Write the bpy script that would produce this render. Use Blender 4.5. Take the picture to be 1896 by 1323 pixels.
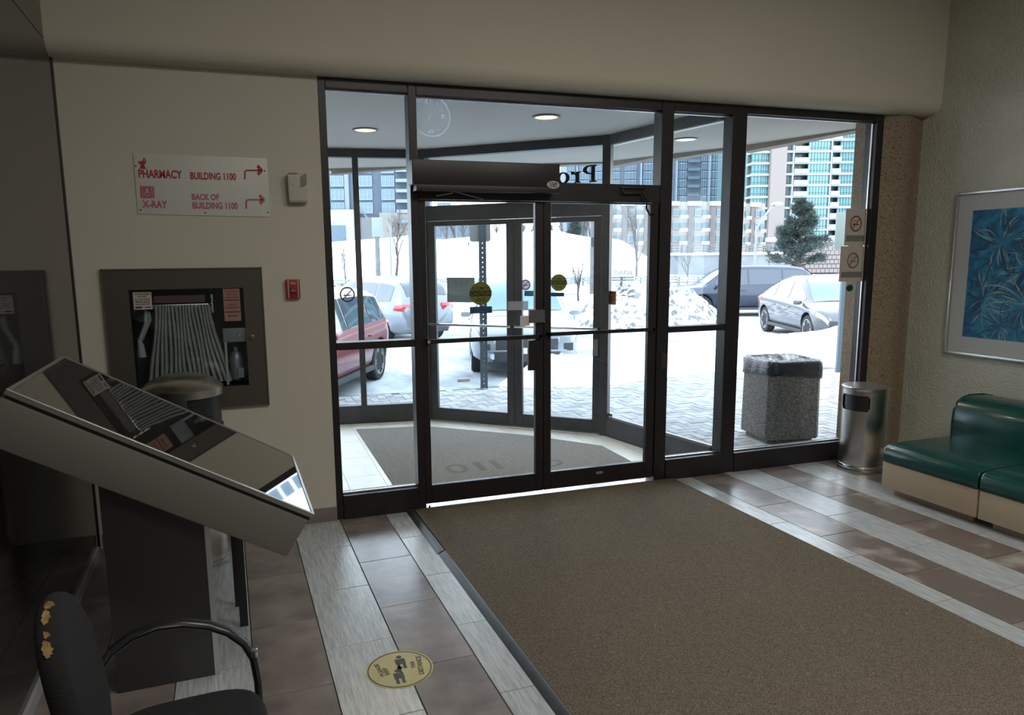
import bpy, bmesh, math, random
from mathutils import Vector, Matrix, noise
from math import sin, cos, pi, radians, hypot, atan2

for o in list(bpy.data.objects):
    bpy.data.objects.remove(o)
SC = bpy.context.scene
COL = SC.collection
R = random.Random(7)

# ------------------------------------------------------------------ camera
HC = 1.8136
PITCH, YAW, ROLL = -.1534, .3231, -.0105
FPX, CX, CY = 1329.63, 916.2, 684.06
FW = Vector((sin(YAW)*cos(PITCH), cos(YAW)*cos(PITCH), sin(PITCH)))
_rt = Vector((cos(YAW), -sin(YAW), 0)); _up = _rt.cross(FW)
RT = _rt*cos(ROLL)+_up*sin(ROLL)
UP = _up*cos(ROLL)-_rt*sin(ROLL)
FH = Vector((sin(YAW), cos(YAW), 0))
cam_data = bpy.data.cameras.new('camera')
cam = bpy.data.objects.new('camera', cam_data); COL.objects.link(cam)
cam_data.sensor_fit = 'HORIZONTAL'; cam_data.sensor_width = 36
cam_data.lens = FPX/1896*36
cam_data.shift_x = (948-CX)/1896
cam_data.shift_y = (CY-661.5)/1896
cam_data.clip_end = 2000; cam_data.clip_start = .02
cam.matrix_world = Matrix.Translation((0, 0, HC)) @ Matrix((RT, UP, -FW)).transposed().to_4x4()
SC.camera = cam

# ------------------------------------------------------------------ world, sun, lights, exposure
SKY_STRENGTH = 4.5
w = bpy.data.worlds.new('winter_sky'); SC.world = w; w.use_nodes = True
nt = w.node_tree; nt.nodes.clear()
wo = nt.nodes.new('ShaderNodeOutputWorld'); bg = nt.nodes.new('ShaderNodeBackground')
tc = nt.nodes.new('ShaderNodeTexCoord'); sx = nt.nodes.new('ShaderNodeSeparateXYZ')
cr = nt.nodes.new('ShaderNodeValToRGB')
cr.color_ramp.elements[0].position = 0.0; cr.color_ramp.elements[0].color = (.95, .97, 1, 1)
cr.color_ramp.elements[1].position = .8; cr.color_ramp.elements[1].color = (.84, .91, 1, 1)
nt.links.new(tc.outputs['Generated'], sx.inputs[0]); nt.links.new(sx.outputs['Z'], cr.inputs[0])
nt.links.new(cr.outputs[0], bg.inputs[0]); bg.inputs[1].default_value = SKY_STRENGTH
nt.links.new(bg.outputs[0], wo.inputs[0])
sd = bpy.data.lights.new('sun', 'SUN'); sd.energy = 2.6; sd.angle = radians(3); sd.color = (1, .95, .87)
so = bpy.data.objects.new('sun', sd); COL.objects.link(so)
so.rotation_euler = (radians(52), 0, radians(-62))
# added fill lamps under the unseen lobby ceiling, above and behind the camera
for i, (lx, ly, e) in enumerate([(3.4, .8, 62), (1.3, 1.2, 40), (-.1, -2.6, 34)]):
    ld = bpy.data.lights.new('lobby_fill_light', 'AREA'); ld.energy = e; ld.shape = 'SQUARE'; ld.size = 1.1
    ld.color = (1, .95, .86)
    lo = bpy.data.objects.new('lobby_fill_light', ld); COL.objects.link(lo); lo.location = (lx, ly, 4.15)
SC.view_settings.view_transform = 'Standard'; SC.view_settings.look = 'None'
SC.view_settings.gamma = 1; SC.view_settings.exposure = 0.30
SC.view_settings.use_curve_mapping = False

# ------------------------------------------------------------------ coordinate helpers
TA = .03289
CT, ST = cos(TA), sin(TA)
def T(x, y, z=0): return Vector((x*CT-y*ST, x*ST+y*CT, z))       # tile-grid frame -> world
def ray(px, py): return FW+RT*((px-CX)/FPX)+UP*((CY-py)/FPX)
def at(px, py, d):                                                # point at ground distance d
    r = ray(px, py); return Vector((0, 0, HC))+r*(d/r.dot(FH))
def on_y(px, py, y=4.9625):
    r = ray(px, py); return Vector((0, 0, HC))+r*(y/r.y)
def on_z(px, py, z=0.):
    r = ray(px, py); return Vector((0, 0, HC))+r*((z-HC)/r.z)

# ------------------------------------------------------------------ materials
MATS = {}
def new_mat(name):
    m = bpy.data.materials.new(name); m.use_nodes = True
    n = m.node_tree; n.nodes.clear()
    o = n.nodes.new('ShaderNodeOutputMaterial'); p = n.nodes.new('ShaderNodeBsdfPrincipled')
    n.links.new(p.outputs[0], o.inputs[0])
    return m, n, p, o
def M(name, col=(.5, .5, .5), rough=.5, metal=0., var=0., scale=5., bump=0., bscale=None, stretch=None, col2=None,
      emit=None, estr=0., detail=4., spec=None, aniso=0., thresh=None, coat=0., obj=True, ior=None, alpha=None, bdist=.01, rnd=False):
    if name in MATS: return MATS[name]
    m, n, p, o = new_mat(name)
    p.inputs['Base Color'].default_value = (*col, 1)
    p.inputs['Roughness'].default_value = rough
    p.inputs['Metallic'].default_value = metal
    if spec is not None: p.inputs['Specular IOR Level'].default_value = spec
    if ior: p.inputs['IOR'].default_value = ior
    if aniso: p.inputs['Anisotropic'].default_value = aniso
    if coat: p.inputs['Coat Weight'].default_value = coat
    if alpha is not None: p.inputs['Alpha'].default_value = alpha
    if emit: p.inputs['Emission Color'].default_value = (*emit, 1); p.inputs['Emission Strength'].default_value = estr
    if var or bump or col2:
        t = n.nodes.new('ShaderNodeTexCoord'); mp = n.nodes.new('ShaderNodeMapping')
        n.links.new(t.outputs['Object'], mp.inputs[0])
        if stretch: mp.inputs['Scale'].default_value = stretch
        if rnd:
            oi = n.nodes.new('ShaderNodeObjectInfo'); mu = n.nodes.new('ShaderNodeMath'); mu.operation = 'MULTIPLY'; mu.inputs[1].default_value = 40; n.links.new(oi.outputs['Random'], mu.inputs[0]); n.links.new(mu.outputs[0], mp.inputs['Location'])
        if var or col2:
            nz = n.nodes.new('ShaderNodeTexNoise'); nz.inputs['Scale'].default_value = scale; nz.inputs['Detail'].default_value = detail
            n.links.new(mp.outputs[0], nz.inputs[0])
            r = n.nodes.new('ShaderNodeValToRGB'); e = r.color_ramp.elements
            if col2:
                lo, hi = thresh or (.4, .6)
                e[0].position = lo; e[1].position = hi; e[0].color = (*col, 1); e[1].color = (*col2, 1)
            else:
                e[0].position = .3; e[1].position = .7
                e[0].color = (*[c*(1-var) for c in col], 1); e[1].color = (*[min(1, c*(1+var)) for c in col], 1)
            n.links.new(nz.outputs[0], r.inputs[0]); n.links.new(r.outputs[0], p.inputs['Base Color'])
        if bump:
            nb = n.nodes.new('ShaderNodeTexNoise'); nb.inputs['Scale'].default_value = bscale or scale; nb.inputs['Detail'].default_value = 3
            n.links.new(mp.outputs[0], nb.inputs[0])
            b = n.nodes.new('ShaderNodeBump'); b.inputs['Strength'].default_value = bump; b.inputs['Distance'].default_value = bdist
            n.links.new(nb.outputs[0], b.inputs['Height']); n.links.new(b.outputs[0], p.inputs['Normal'])
    MATS[name] = m
    return m
def glass_mat(name, tint=(.93, .97, 1), rough=0., add=0.05):
    if name in MATS: return MATS[name]
    m, n, p, o = new_mat(name); n.nodes.remove(p)
    tr = n.nodes.new('ShaderNodeBsdfTransparent'); tr.inputs[0].default_value = (*tint, 1)
    gl = n.nodes.new('ShaderNodeBsdfGlossy'); gl.inputs['Roughness'].default_value = rough
    fr = n.nodes.new('ShaderNodeFresnel'); ge = n.nodes.new('ShaderNodeNewGeometry'); ml = n.nodes.new('ShaderNodeMath'); ml.operation = 'MULTIPLY_ADD'; ml.inputs[1].default_value = -2; ml.inputs[2].default_value = 1
    pw_ = n.nodes.new('ShaderNodeMath'); pw_.operation = 'POWER'; pw_.inputs[0].default_value = 1.3; n.links.new(ge.outputs['Backfacing'], ml.inputs[0]); n.links.new(ml.outputs[0], pw_.inputs[1]); n.links.new(pw_.outputs[0], fr.inputs[0])
    mx = n.nodes.new('ShaderNodeMixShader')
    n.links.new(fr.outputs[0], mx.inputs[0]); n.links.new(tr.outputs[0], mx.inputs[1]); n.links.new(gl.outputs[0], mx.inputs[2])
    n.links.new(mx.outputs[0], o.inputs[0]); MATS[name] = m
    return m
def film_mat(name, col, a):
    """thin translucent print on glass"""
    if name in MATS: return MATS[name]
    m, n, p, o = new_mat(name)
    p.inputs['Base Color'].default_value = (*col, 1); p.inputs['Roughness'].default_value = .6
    p.inputs['Alpha'].default_value = a; MATS[name] = m
    return m
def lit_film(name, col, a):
    """translucent layer for a painted reflection, lets daylight glow through"""
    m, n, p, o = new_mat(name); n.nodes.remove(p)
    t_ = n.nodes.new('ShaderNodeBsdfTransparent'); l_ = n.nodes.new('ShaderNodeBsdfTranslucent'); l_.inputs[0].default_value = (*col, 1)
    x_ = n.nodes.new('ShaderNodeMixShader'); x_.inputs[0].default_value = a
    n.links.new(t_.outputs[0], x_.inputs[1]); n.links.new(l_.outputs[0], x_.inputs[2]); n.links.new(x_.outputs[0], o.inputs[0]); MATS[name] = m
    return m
def aggregate_mat(name, base, light, dark, scale=90.):
    """exposed-aggregate concrete: small pebbles"""
    if name in MATS: return MATS[name]
    m, n, p, o = new_mat(name); p.inputs['Roughness'].default_value = .8
    t = n.nodes.new('ShaderNodeTexCoord'); v = n.nodes.new('ShaderNodeTexVoronoi'); v.inputs['Scale'].default_value = scale
    n.links.new(t.outputs['Object'], v.inputs[0])
    s = n.nodes.new('ShaderNodeSeparateColor'); n.links.new(v.outputs['Color'], s.inputs[0])
    r = n.nodes.new('ShaderNodeValToRGB'); e = r.color_ramp.elements
    e[0].position = .0; e[0].color = (*dark, 1); e[1].position = .12; e[1].color = (*base, 1)
    a = e.new(.6); a.color = (*[c*1.15 for c in base], 1); b = e.new(.9); b.color = (*light, 1)
    n.links.new(s.outputs[0], r.inputs[0]); n.links.new(r.outputs[0], p.inputs['Base Color'])
    bp = n.nodes.new('ShaderNodeBump'); bp.inputs['Strength'].default_value = .5; bp.inputs['Distance'].default_value = .004
    n.links.new(v.outputs['Distance'], bp.inputs['Height']); n.links.new(bp.outputs[0], p.inputs['Normal'])
    MATS[name] = m; return m

PAINT = M('wall_paint', (.56, .53, .455), .75, var=.03, scale=1.2, bump=.08, bscale=60)
PAINT2 = M('bulkhead_paint', (.60, .565, .47), .8, var=.03, scale=1.0, bump=.08, bscale=50)
STUCCO = M('stucco', (.50, .49, .41), .85, var=.05, scale=3, bump=1., bscale=70, bdist=.014)
CEIL = M('ceiling_paint', (.6, .58, .52), .9)
GRAN = M('polished_dark_panel', (.035, .034, .032), .04, var=.25, scale=40, ior=1.62)
LTILE = M('pale_grained_tile', (.30, .325, .34), .22, col2=(.49, .51, .52), scale=4, thresh=(.3, .7), rnd=True, stretch=(22, 2.0, 4), detail=8, bump=.12, bscale=9)
BTILE = M('brown_stone_tile', (.135, .112, .107), .24, col2=(.25, .215, .20), scale=4.5, thresh=(.32, .7), rnd=True, detail=9, bump=.12, bscale=14)
BTILE2 = M('scuffed_brown_stone_tile', (.15, .118, .105), .28, col2=(.38, .34, .30), scale=4.5, thresh=(.5, .72), rnd=True, detail=10, bump=.15, bscale=14)
VTILE = M('cream_tile', (.78, .76, .72), .35, var=.06, scale=6)
GROUT = M('dark_grout', (.05, .047, .045), .9)
CARPET = M('brown_loop_carpet', (.068, .055, .042), 1., col2=(.215, .18, .138), scale=210, thresh=(.32, .68), detail=3, bump=1., bscale=210, spec=.1, bdist=.004)
VCARPET = M('grey_brown_carpet', (.17, .157, .145), 1., col2=(.35, .325, .30), scale=170, thresh=(.35, .65), detail=3, bump=.8, bscale=170, spec=.1)
RUBBER = M('black_rubber', (.035, .037, .04), .42, var=.1, scale=20)
BRONZE = M('dark_bronze_frame', (.016, .013, .015), .40, metal=.1, var=.15, scale=8)
BRONZE_OUT = M('hazed_bronze_frame', (.06, .062, .068), .5, metal=.2, var=.15, scale=8)  # outer bronze painted paler for the haze and glare over it
GLASS = glass_mat('clear_glass')
GLASS_OUT = glass_mat('vestibule_glass', (.95, .985, 1))
ALU = M('satin_aluminium', (.62, .63, .64), .32, metal=1., bump=.05, bscale=60, stretch=(1, 1, 20))
CHROME = M('chrome', (.78, .78, .8), .12, metal=1.)
STEEL = M('brushed_stainless', (.58, .56, .53), .24, metal=1., aniso=.6, bump=.06, bscale=25, stretch=(20, 20, .4))
BLACK = M('black_plastic', (.012, .012, .013), .4)
DKGREY = M('dark_grey_metal', (.055, .055, .058), .5)
WHITE = M('white_plastic', (.62, .62, .58), .45)
SIGNW = M('sign_white', (.60, .61, .57), .4, var=.02, scale=4)
RED = M('sign_red', (.36, .02, .035), .5)
PINK = M('faded_red', (.42, .10, .14), .5)
ALARM = M('alarm_red', (.30, .012, .012), .35)
GREEN = M('green_vinyl', (.003, .050, .042), .26, var=.12, scale=7, bump=.12, bscale=9, coat=.2)
LAMIN = M('beige_laminate', (.40, .31, .215), .45, var=.03, scale=3)
FABRIC = M('black_fabric', (.008, .0085, .010), .9, bump=.4, bscale=300)
FOAM = M('exposed_yellow_foam', (.30, .19, .075), .95, var=.3, scale=60)
CABI = M('brown_grey_enamel', (.065, .058, .047), .45)
KIOSK = M('kiosk_grey_enamel', (.14, .135, .12), .5)
KDARK = M('kiosk_pedestal_grey', (.05, .05, .053), .5)
SCREEN = M('glossy_black_glass', (.006, .006, .006), .015, ior=1.55, coat=1.)
HOSE = M('canvas_hose', (.235, .235, .20), .9, var=.12, scale=30, bump=.3, bscale=160)
CONC = aggregate_mat('exposed_aggregate', (.225, .172, .115), (.31, .245, .17), (.07, .055, .04), 110.)
CONC2 = aggregate_mat('grey_aggregate', (.10, .097, .088), (.22, .21, .19), (.03, .03, .028), 120.)
SNOW = M('snow', (.87, .885, .90), .65, var=.03, scale=2, bump=.35, bscale=5, bdist=.05)
SLUSH = M('snowy_asphalt', (.12, .13, .14), .8, col2=(.42, .45, .48), scale=1.3, thresh=(.30, .6), detail=8, stretch=(1, .45, 1), bump=.3, bscale=12)
DSNOW = M('dirty_snow', (.11, .115, .12), .9, col2=(.8, .83, .87), scale=5.5, thresh=(.44, .52), detail=10, bump=.8, bscale=8, bdist=.05)
PAVER = [M('paver_grey_%d' % i, c, .8, var=.1, scale=8, bump=.2, bscale=40) for i, c in enumerate([(.26, .265, .27), (.31, .31, .312), (.36, .36, .365)])]
SOFFIT = M('soffit_stucco', (.46, .44, .39), .85, var=.03, scale=2, bump=.2, bscale=80)
FASCIA = M('fascia_concrete', (.28, .25, .21), .85, var=.2, scale=4)
VCEIL = M('vestibule_ceiling_paint', (.64, .63, .60), .8, var=.02, scale=2)
YELLOW = film_mat('caution_yellow', (.16, .18, .012), .97)
BLUEF = film_mat('sticker_blue', (.008, .05, .13), .97)
BLACKF = M('print_black', (.008, .008, .008), .6)
GREYF = film_mat('mask_poster_grey', (.16, .20, .21), .9)
WHITEF = film_mat('white_film', (.5, .52, .54), .35)
PAPER = M('paper', (.42, .40, .37), .8)
PAPERB = M('paper_back', (.50, .45, .41), .8)
ORANGE = M('orange_sticker', (.24, .10, .01), .6)
GALV = M('galvanised_steel', (.15, .175, .20), .5, metal=.3, var=.12, scale=6)
BARK = M('bark', (.055, .045, .038), .9, var=.3, scale=20)
TWIG = M('winter_twigs', (.07, .06, .055), .9)
NEEDLE = M('pine_needles', (.022, .038, .034), .7, var=.4, scale=2)

# ------------------------------------------------------------------ mesh builder
class MB:
    def __init__(s): s.v = []; s.f = []; s.m = []
    def add(s, vs, fs, mi=0):
        b = len(s.v); s.v += [tuple(x) for x in vs]; s.f += [tuple(b+i for i in f) for f in fs]; s.m += [mi]*len(fs); return s
    def box(s, x0, x1, y0, y1, z0, z1, mi=0, mat=None):
        vs = [Vector((x, y, z)) for z in (z0, z1) for y in (y0, y1) for x in (x0, x1)]
        if mat: vs = [mat @ v for v in vs]
        return s.add(vs, [(0, 2, 3, 1), (4, 5, 7, 6), (0, 1, 5, 4), (2, 6, 7, 3), (0, 4, 6, 2), (1, 3, 7, 5)], mi)
    def bar(s, a, b, wx, wz, mi=0, up=(0, 0, 1)):
        """box section from a to b, wx wide sideways and wz along up"""
        a, b = Vector(a), Vector(b); d = (b-a).normalized(); u = Vector(up)
        side = d.cross(u).normalized(); u2 = side.cross(d).normalized()
        vs = []
        for p in (a, b):
            for sx_, sz_ in ((-1, -1), (1, -1), (1, 1), (-1, 1)): vs.append(p+side*wx/2*sx_+u2*wz/2*sz_)
        return s.add(vs, [(0, 1, 2, 3)[::-1], (4, 5, 6, 7), (0, 1, 5, 4), (1, 2, 6, 5), (2, 3, 7, 6), (3, 0, 4, 7)], mi)
    def tube(s, pts, r, n=8, mi=0, caps=True):
        pts = [Vector(p) for p in pts]; rs = r if isinstance(r, (list, tuple)) else [r]*len(pts)
        ref = None; rings = []
        for i, p in enumerate(pts):
            d = (pts[min(i+1, len(pts)-1)]-pts[max(i-1, 0)]).normalized()
            if ref is None: ref = Vector((0, 0, 1)) if abs(d.z) < .9 else Vector((1, 0, 0))
            a = (ref-d*ref.dot(d)).normalized(); ref = a; b = d.cross(a)
            rings.append([p+(a*cos(2*pi*k/n)+b*sin(2*pi*k/n))*rs[i] for k in range(n)])
        return s.loft(rings, True, caps, mi)
    def loft(s, rings, closed=True, caps=True, mi=0):
        n = len(rings[0]); b = len(s.v)
        for r in rings: s.v += [tuple(x) for x in r]
        fs = []
        for i in range(len(rings)-1):
            for k in range(n if closed else n-1):
                k2 = (k+1) % n
                fs.append((b+i*n+k, b+i*n+k2, b+(i+1)*n+k2, b+(i+1)*n+k))
        if caps: fs.append(tuple(b+k for k in range(n))[::-1]); fs.append(tuple(b+(len(rings)-1)*n+k for k in range(n)))
        s.f += fs; s.m += [mi]*len(fs); return s
    def lathe(s, prof, n=32, c=(0, 0), mi=0, caps=True):
        return s.loft([[(c[0]+r*cos(2*pi*k/n), c[1]+r*sin(2*pi*k/n), z) for k in range(n)] for r, z in prof], True, caps, mi)
    def prism(s, poly, z0, z1, mi=0, mat=None):
        n = len(poly); vs = [Vector((x, y, z0)) for x, y in poly]+[Vector((x, y, z1)) for x, y in poly]
        if mat: vs = [mat @ v for v in vs]
        return s.add(vs, [tuple(range(n))[::-1], tuple(range(n, 2*n))]+[(i, (i+1) % n, n+(i+1) % n, n+i) for i in range(n)], mi)
    def build(s, name, mats, parent=None, smooth=False, bevel=0., seg=2, fix=True, angle=35):
        me = bpy.data.meshes.new(name); me.from_pydata(s.v, [], s.f)
        if not isinstance(mats, (list, tuple)): mats = [mats]
        for m in mats: me.materials.append(m)
        if len(mats) > 1: me.polygons.foreach_set('material_index', s.m)
        if fix or bevel:
            bm = bmesh.new(); bm.from_mesh(me)
            if fix: bmesh.ops.recalc_face_normals(bm, faces=bm.faces)
            if bevel:
                es = [e for e in bm.edges if len(e.link_faces) == 2 and e.calc_face_angle(0) > .6]
                bmesh.ops.bevel(bm, geom=es, offset=bevel, segments=seg, affect='EDGES', profile=.6)
            bm.to_mesh(me); bm.free()
        if smooth or bevel:
            me.shade_smooth(); me.set_sharp_from_angle(angle=radians(angle))
        o = bpy.data.objects.new(name, me); COL.objects.link(o)
        if parent: o.parent = parent
        return o
def tag(o, label=None, cat=None, group=None, kind=None):
    if label: o['label'] = label
    if cat: o['category'] = cat
    if group: o['group'] = group
    if kind: o['kind'] = kind
    return o
def empty(name, loc=(0, 0, 0), rz=0., label=None, cat=None, group=None, kind=None):
    o = bpy.data.objects.new(name, None); COL.objects.link(o); o.empty_display_size = .1
    o.location = loc; o.rotation_euler = (0, 0, rz)
    return tag(o, label, cat, group, kind)
def inst(src, parent=None, loc=None, rot=None, scale=None, name=None):
    o = src.copy(); COL.objects.link(o)
    for k in list(o.keys()): del o[k]
    if name: o.name = name
    o.parent = parent
    if loc is not None: o.location = loc
    if rot is not None: o.rotation_euler = rot
    if scale is not None: o.scale = scale
    return o
def copy_tree(o, parent=None):
    c = o.copy(); COL.objects.link(c); c.parent = parent
    for ch in list(o.children): copy_tree(ch, c)
    return c
def frame(o, origin, u, v):
    """orient o so local x=u, local y=v, local z=u x v"""
    u = Vector(u).normalized(); v = Vector(v).normalized(); n_ = u.cross(v)
    o.matrix_world = Matrix.Translation(origin) @ Matrix((u, v, n_)).transposed().to_4x4()
    return o
_tc = {}
def text_geo(s, extrude=.0, offset=0., res=3):
    key = (s, extrude, offset, res)
    if key in _tc: return _tc[key]
    cu = bpy.data.curves.new('t', 'FONT'); cu.body = s; cu.extrude = extrude; cu.offset = offset; cu.resolution_u = res
    o = bpy.data.objects.new('t', cu); me = o.to_mesh()
    v = [tuple(x.co) for x in me.vertices]; f = [tuple(p.vertices) for p in me.polygons]
    o.to_mesh_clear(); bpy.data.objects.remove(o); bpy.data.curves.remove(cu)
    _tc[key] = (v, f); return v, f
def text_fit(mb, s, x0, x1, y0, y1, z=0., th=.0006, bold=.0, mirror=False, mi=0, rot=0.):
    v, f = text_geo(s, 1., bold)
    ax = min(p[0] for p in v); bx = max(p[0] for p in v); ay = min(p[1] for p in v); by = max(p[1] for p in v)
    out = []
    for x, y, zz in v:
        t = (x-ax)/(bx-ax); q = (y-ay)/(by-ay)
        if mirror: t = 1-t
        if rot == 180: t = 1-t; q = 1-q
        out.append((x0+t*(x1-x0), y0+q*(y1-y0), z+zz*th))
    mb.add(out, f, mi); return mb
def disc(mb, x, y, r, z=0., th=.0006, n=36, mi=0, ry=None):
    ry = ry or r
    return mb.prism([(x+r*cos(2*pi*k/n), y+ry*sin(2*pi*k/n)) for k in range(n)], z-th, z+th, mi)
def ring2(mb, x, y, r0, r1, z=0., th=.0006, n=40, mi=0, asp=1.):
    vs = []; 
    for zz in (z-th, z+th):
        for r in (r0, r1):
            vs += [(x+r*asp*cos(2*pi*k/n), y+r*sin(2*pi*k/n), zz) for k in range(n)]
    fs = []
    for k in range(n):
        k2 = (k+1) % n
        fs += [(2*n+k, 2*n+k2, 3*n+k2, 3*n+k), (k, k2, n+k2, n+k), (n+k, n+k2, 3*n+k2, 3*n+k), (k, k2, 2*n+k2, 2*n+k)]
    return mb.add(vs, fs, mi)

# ================================================================== STRUCTURE
YS = 4.9625; ZT = 2.985; ZC = 4.2
def struct(name, mb, mats, parent=None, **k):
    o = mb.build(name, mats, parent, **k)
    if parent is None: o['kind'] = 'structure'
    return o
# ---- floor and its tiles
fl_ = empty('floor', (0, 0, 0), TA, kind='structure')
MB().box(-.86, 5.78, -4.0, 5.06, -.10, -.006).build('floor_bed', GROUT, fl_)
W = .322; L = .6096; G = .0045
def tile_mesh(w_, l_, mat, nm):
    return MB().box(G/2, w_-G/2, G/2, l_-G/2, -.008, 0).build(nm, mat, fl_, bevel=.0015, seg=1)
lt = tile_mesh(W, L, LTILE, 'tile'); bt = tile_mesh(W, L, BTILE, 'tile'); bt2 = tile_mesh(W, L, BTILE2, 'tile')
firsts = {id(lt): lt, id(bt): bt, id(bt2): bt2}; used = set()
def put_tile(src, x, y, x1=None, y1=None, ymin=None):
    """full tile at x,y or trimmed piece"""
    full = (x1 is None or abs(x1-(x+W)) < 1e-4) and (y1 is None)
    if full:
        if id(src) not in used: used.add(id(src)); src.location = (x, y, 0); return src
        return inst(src, fl_, (x, y, 0), name='tile')
    xe = x1 if x1 is not None else x+W; ye = y1 if y1 is not None else y+L
    if xe-x < .03 or ye-y < .03: return
    o = MB().box(G/2, xe-x-G/2, G/2, ye-y-G/2, -.008, 0).build('tile', src.data.materials[0], fl_, bevel=.0015, seg=1)
    o.location = (x, y, 0)
def tile_row(x, off, src, xa=None, xb=None, ylo=.9, alt=None, xs=0.):
    # storefront line in tile frame
    ytop = 4.965-.0329*(x+.16)+.03
    n = int((ytop-off)/L)+1; y = off+n*L
    while y > ylo-L:
        if y < ytop-.03:
            x0 = x if xa is None else xa; x1 = None if xb is None else xb
            s_ = src
            if src is bt and x > 3.3 and y < 4.05: s_ = bt2
            if y+L > ytop or xa is not None or xb is not None:
                put_tile(s_, x0, y, x1 if x1 else x0+W-(x0-x), min(y+L, ytop))
            else: put_tile(s_, x0, y)
        y -= L
LA = .3332
tile_row(LA-4*W, 4.1557, bt, xa=-.86)
tile_row(LA-3*W, 4.1657, bt)
tile_row(LA-2*W, 4.4521, lt)
tile_row(LA-W, 4.1657, bt)
tile_row(LA, 4.4521, lt)
tile_row(LA+W, 4.1557, bt)
tile_row(LA+2*W, 4.4422, lt, xb=1.145)
X1 = 3.536
tile_row(X1-W, 4.3498, lt, xa=3.366)
tile_row(X1, 4.0544, bt)
tile_row(X1+W, 4.3242, lt)
tile_row(X1+2*W, 4.0264, bt)
tile_row(X1+3*W, 4.3242, lt)
tile_row(X1+4*W, 4.0544, bt)
tile_row(X1+5*W, 4.3242, lt)
tile_row(X1+6*W, 4.0264, bt, xb=5.775)
# ---- walls
wb = MB()
hx0, hx1, hz0, hz1 = -.745, -.045, .985, 1.665        # recess for the hose cabinet
xl = -1.25
wb.box(xl, hx0, YS, YS+.22, 0, ZT).box(hx1, .476, YS, YS+.22, 0, ZT).box(hx0, hx1, YS, YS+.22, hz1, ZT).box(hx0, hx1, YS, YS+.22, 0, hz0).box(hx0, hx1, YS+.2, YS+.22, hz0, hz1)
struct('wall_back', wb, PAINT)
prof = [(YS+.30, ZT), (YS-.06, ZT)]+[(YS-.06-.10*sin(t*pi/16), ZT+.10-.10*cos(t*pi/16)) for t in range(1, 9)]+[(YS-.16, ZC), (YS+.30, ZC)]
bh = MB(); bh.loft([[(x, y, z) for y, z in prof] for x in (xl, 6.2)])
struct('trim_1', bh, PAINT2, smooth=True, angle=50)
# flaking paint at the right end of the bulkhead
tag(MB().tube([T(5.66, 4.72, 3.01), T(5.70, 4.70, 3.03), T(5.74, 4.72, 3.05), T(5.77, 4.75, 3.08)], [.008, .02, .014, .008], 6).build('paint_flake', M('bare_plaster', (.62, .6, .55), .95, bump=.8, bscale=60)),
    'flaking pale plaster at the corner where bulkhead meets the right wall', 'damage')
wl = empty('wall_left', (0, 0, 0), TA, kind='structure')
MB().box(-1.05, -.885, -4.0, 5.25, 0, ZC).build('backing', DKGREY, wl)
for z0, z1 in ((.0, 3.045), (3.05, ZC)):
    for y0, y1 in ((-4., -.15), (-.145, 2.05), (2.055, 5.0)):
        MB().box(-.885, -.8589, y0, y1, z0, z1).build('polished_panel', GRAN, wl, bevel=.001, seg=1)
tag(struct('trim_2', MB().box(-.862, -.852, 4.975, 5.0, 0, ZC), BLACK)).rotation_euler = (0, 0, TA)
bl = MB().box(-.859, -.842, .9, 4.9, 0, .05); o = struct('baseboard_left', bl, M('pale_skirting', (.34, .36, .38), .5)); o.rotation_euler = (0, 0, TA)
wr = MB().box(5.7778, 5.98, -4.0, 4.90, 0, ZC); o = struct('wall_right', wr, STUCCO); o.rotation_euler = (0, 0, TA)
wf = MB().box(-1.4, 6.3, -4.05, -3.9, 0, ZC); o = struct('wall_front', wf, PAINT); o.rotation_euler = (0, 0, TA)
ce = MB().box(-1.4, 6.3, -4.05, 5.3, ZC, ZC+.1); struct('ceiling', ce, CEIL)
# skirting tile strip on the back wall, behind the kiosk
struct('baseboard_back', MB().box(-1.0, .474, YS-.012, YS, 0, .10), M('stone_skirting', (.19, .165, .15), .45, var=.1, scale=6), bevel=.002)
# concrete column straddling the storefront
col = MB(); pp = [(5.176, 5.27), (5.176, 4.965)]+[(5.176+.05+.34*k/8*1.0, 4.965-.055*sin(pi*(.12+.88*k/8))) for k in range(9)]+[(5.64, 4.97), (5.64, 5.27)]
col.prism(pp, -.05, ZT+.01)
tag(col.build('column', CONC, smooth=True, angle=50), 'tan exposed-aggregate concrete column between the right window and the right wall', 'column')
# mark on the right wall, upper
mk = MB(); mk.box(-.0, .004, -.02, -.0, -.0, .30).box(0, .004, -.055, 0, .30, .325)
o = tag(mk.build('wall_scuff', M('scuff_grey', (.10, .09, .075), .9)), 'dark scuffed crack line high on the right wall above the framed picture', 'damage')
r_ = ray(1727, 155); 
def on_wall_right(px, py):
    r = ray(px, py); n_ = Vector((CT, ST, 0)); return Vector((0, 0, HC))+r*((5.7778-n_.dot(Vector((0, 0, HC))))/n_.dot(r))
p_ = on_wall_right(1728, 155); o.location = p_-Vector((.003, 0, 0)); o.rotation_euler = (0, 0, TA)

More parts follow.
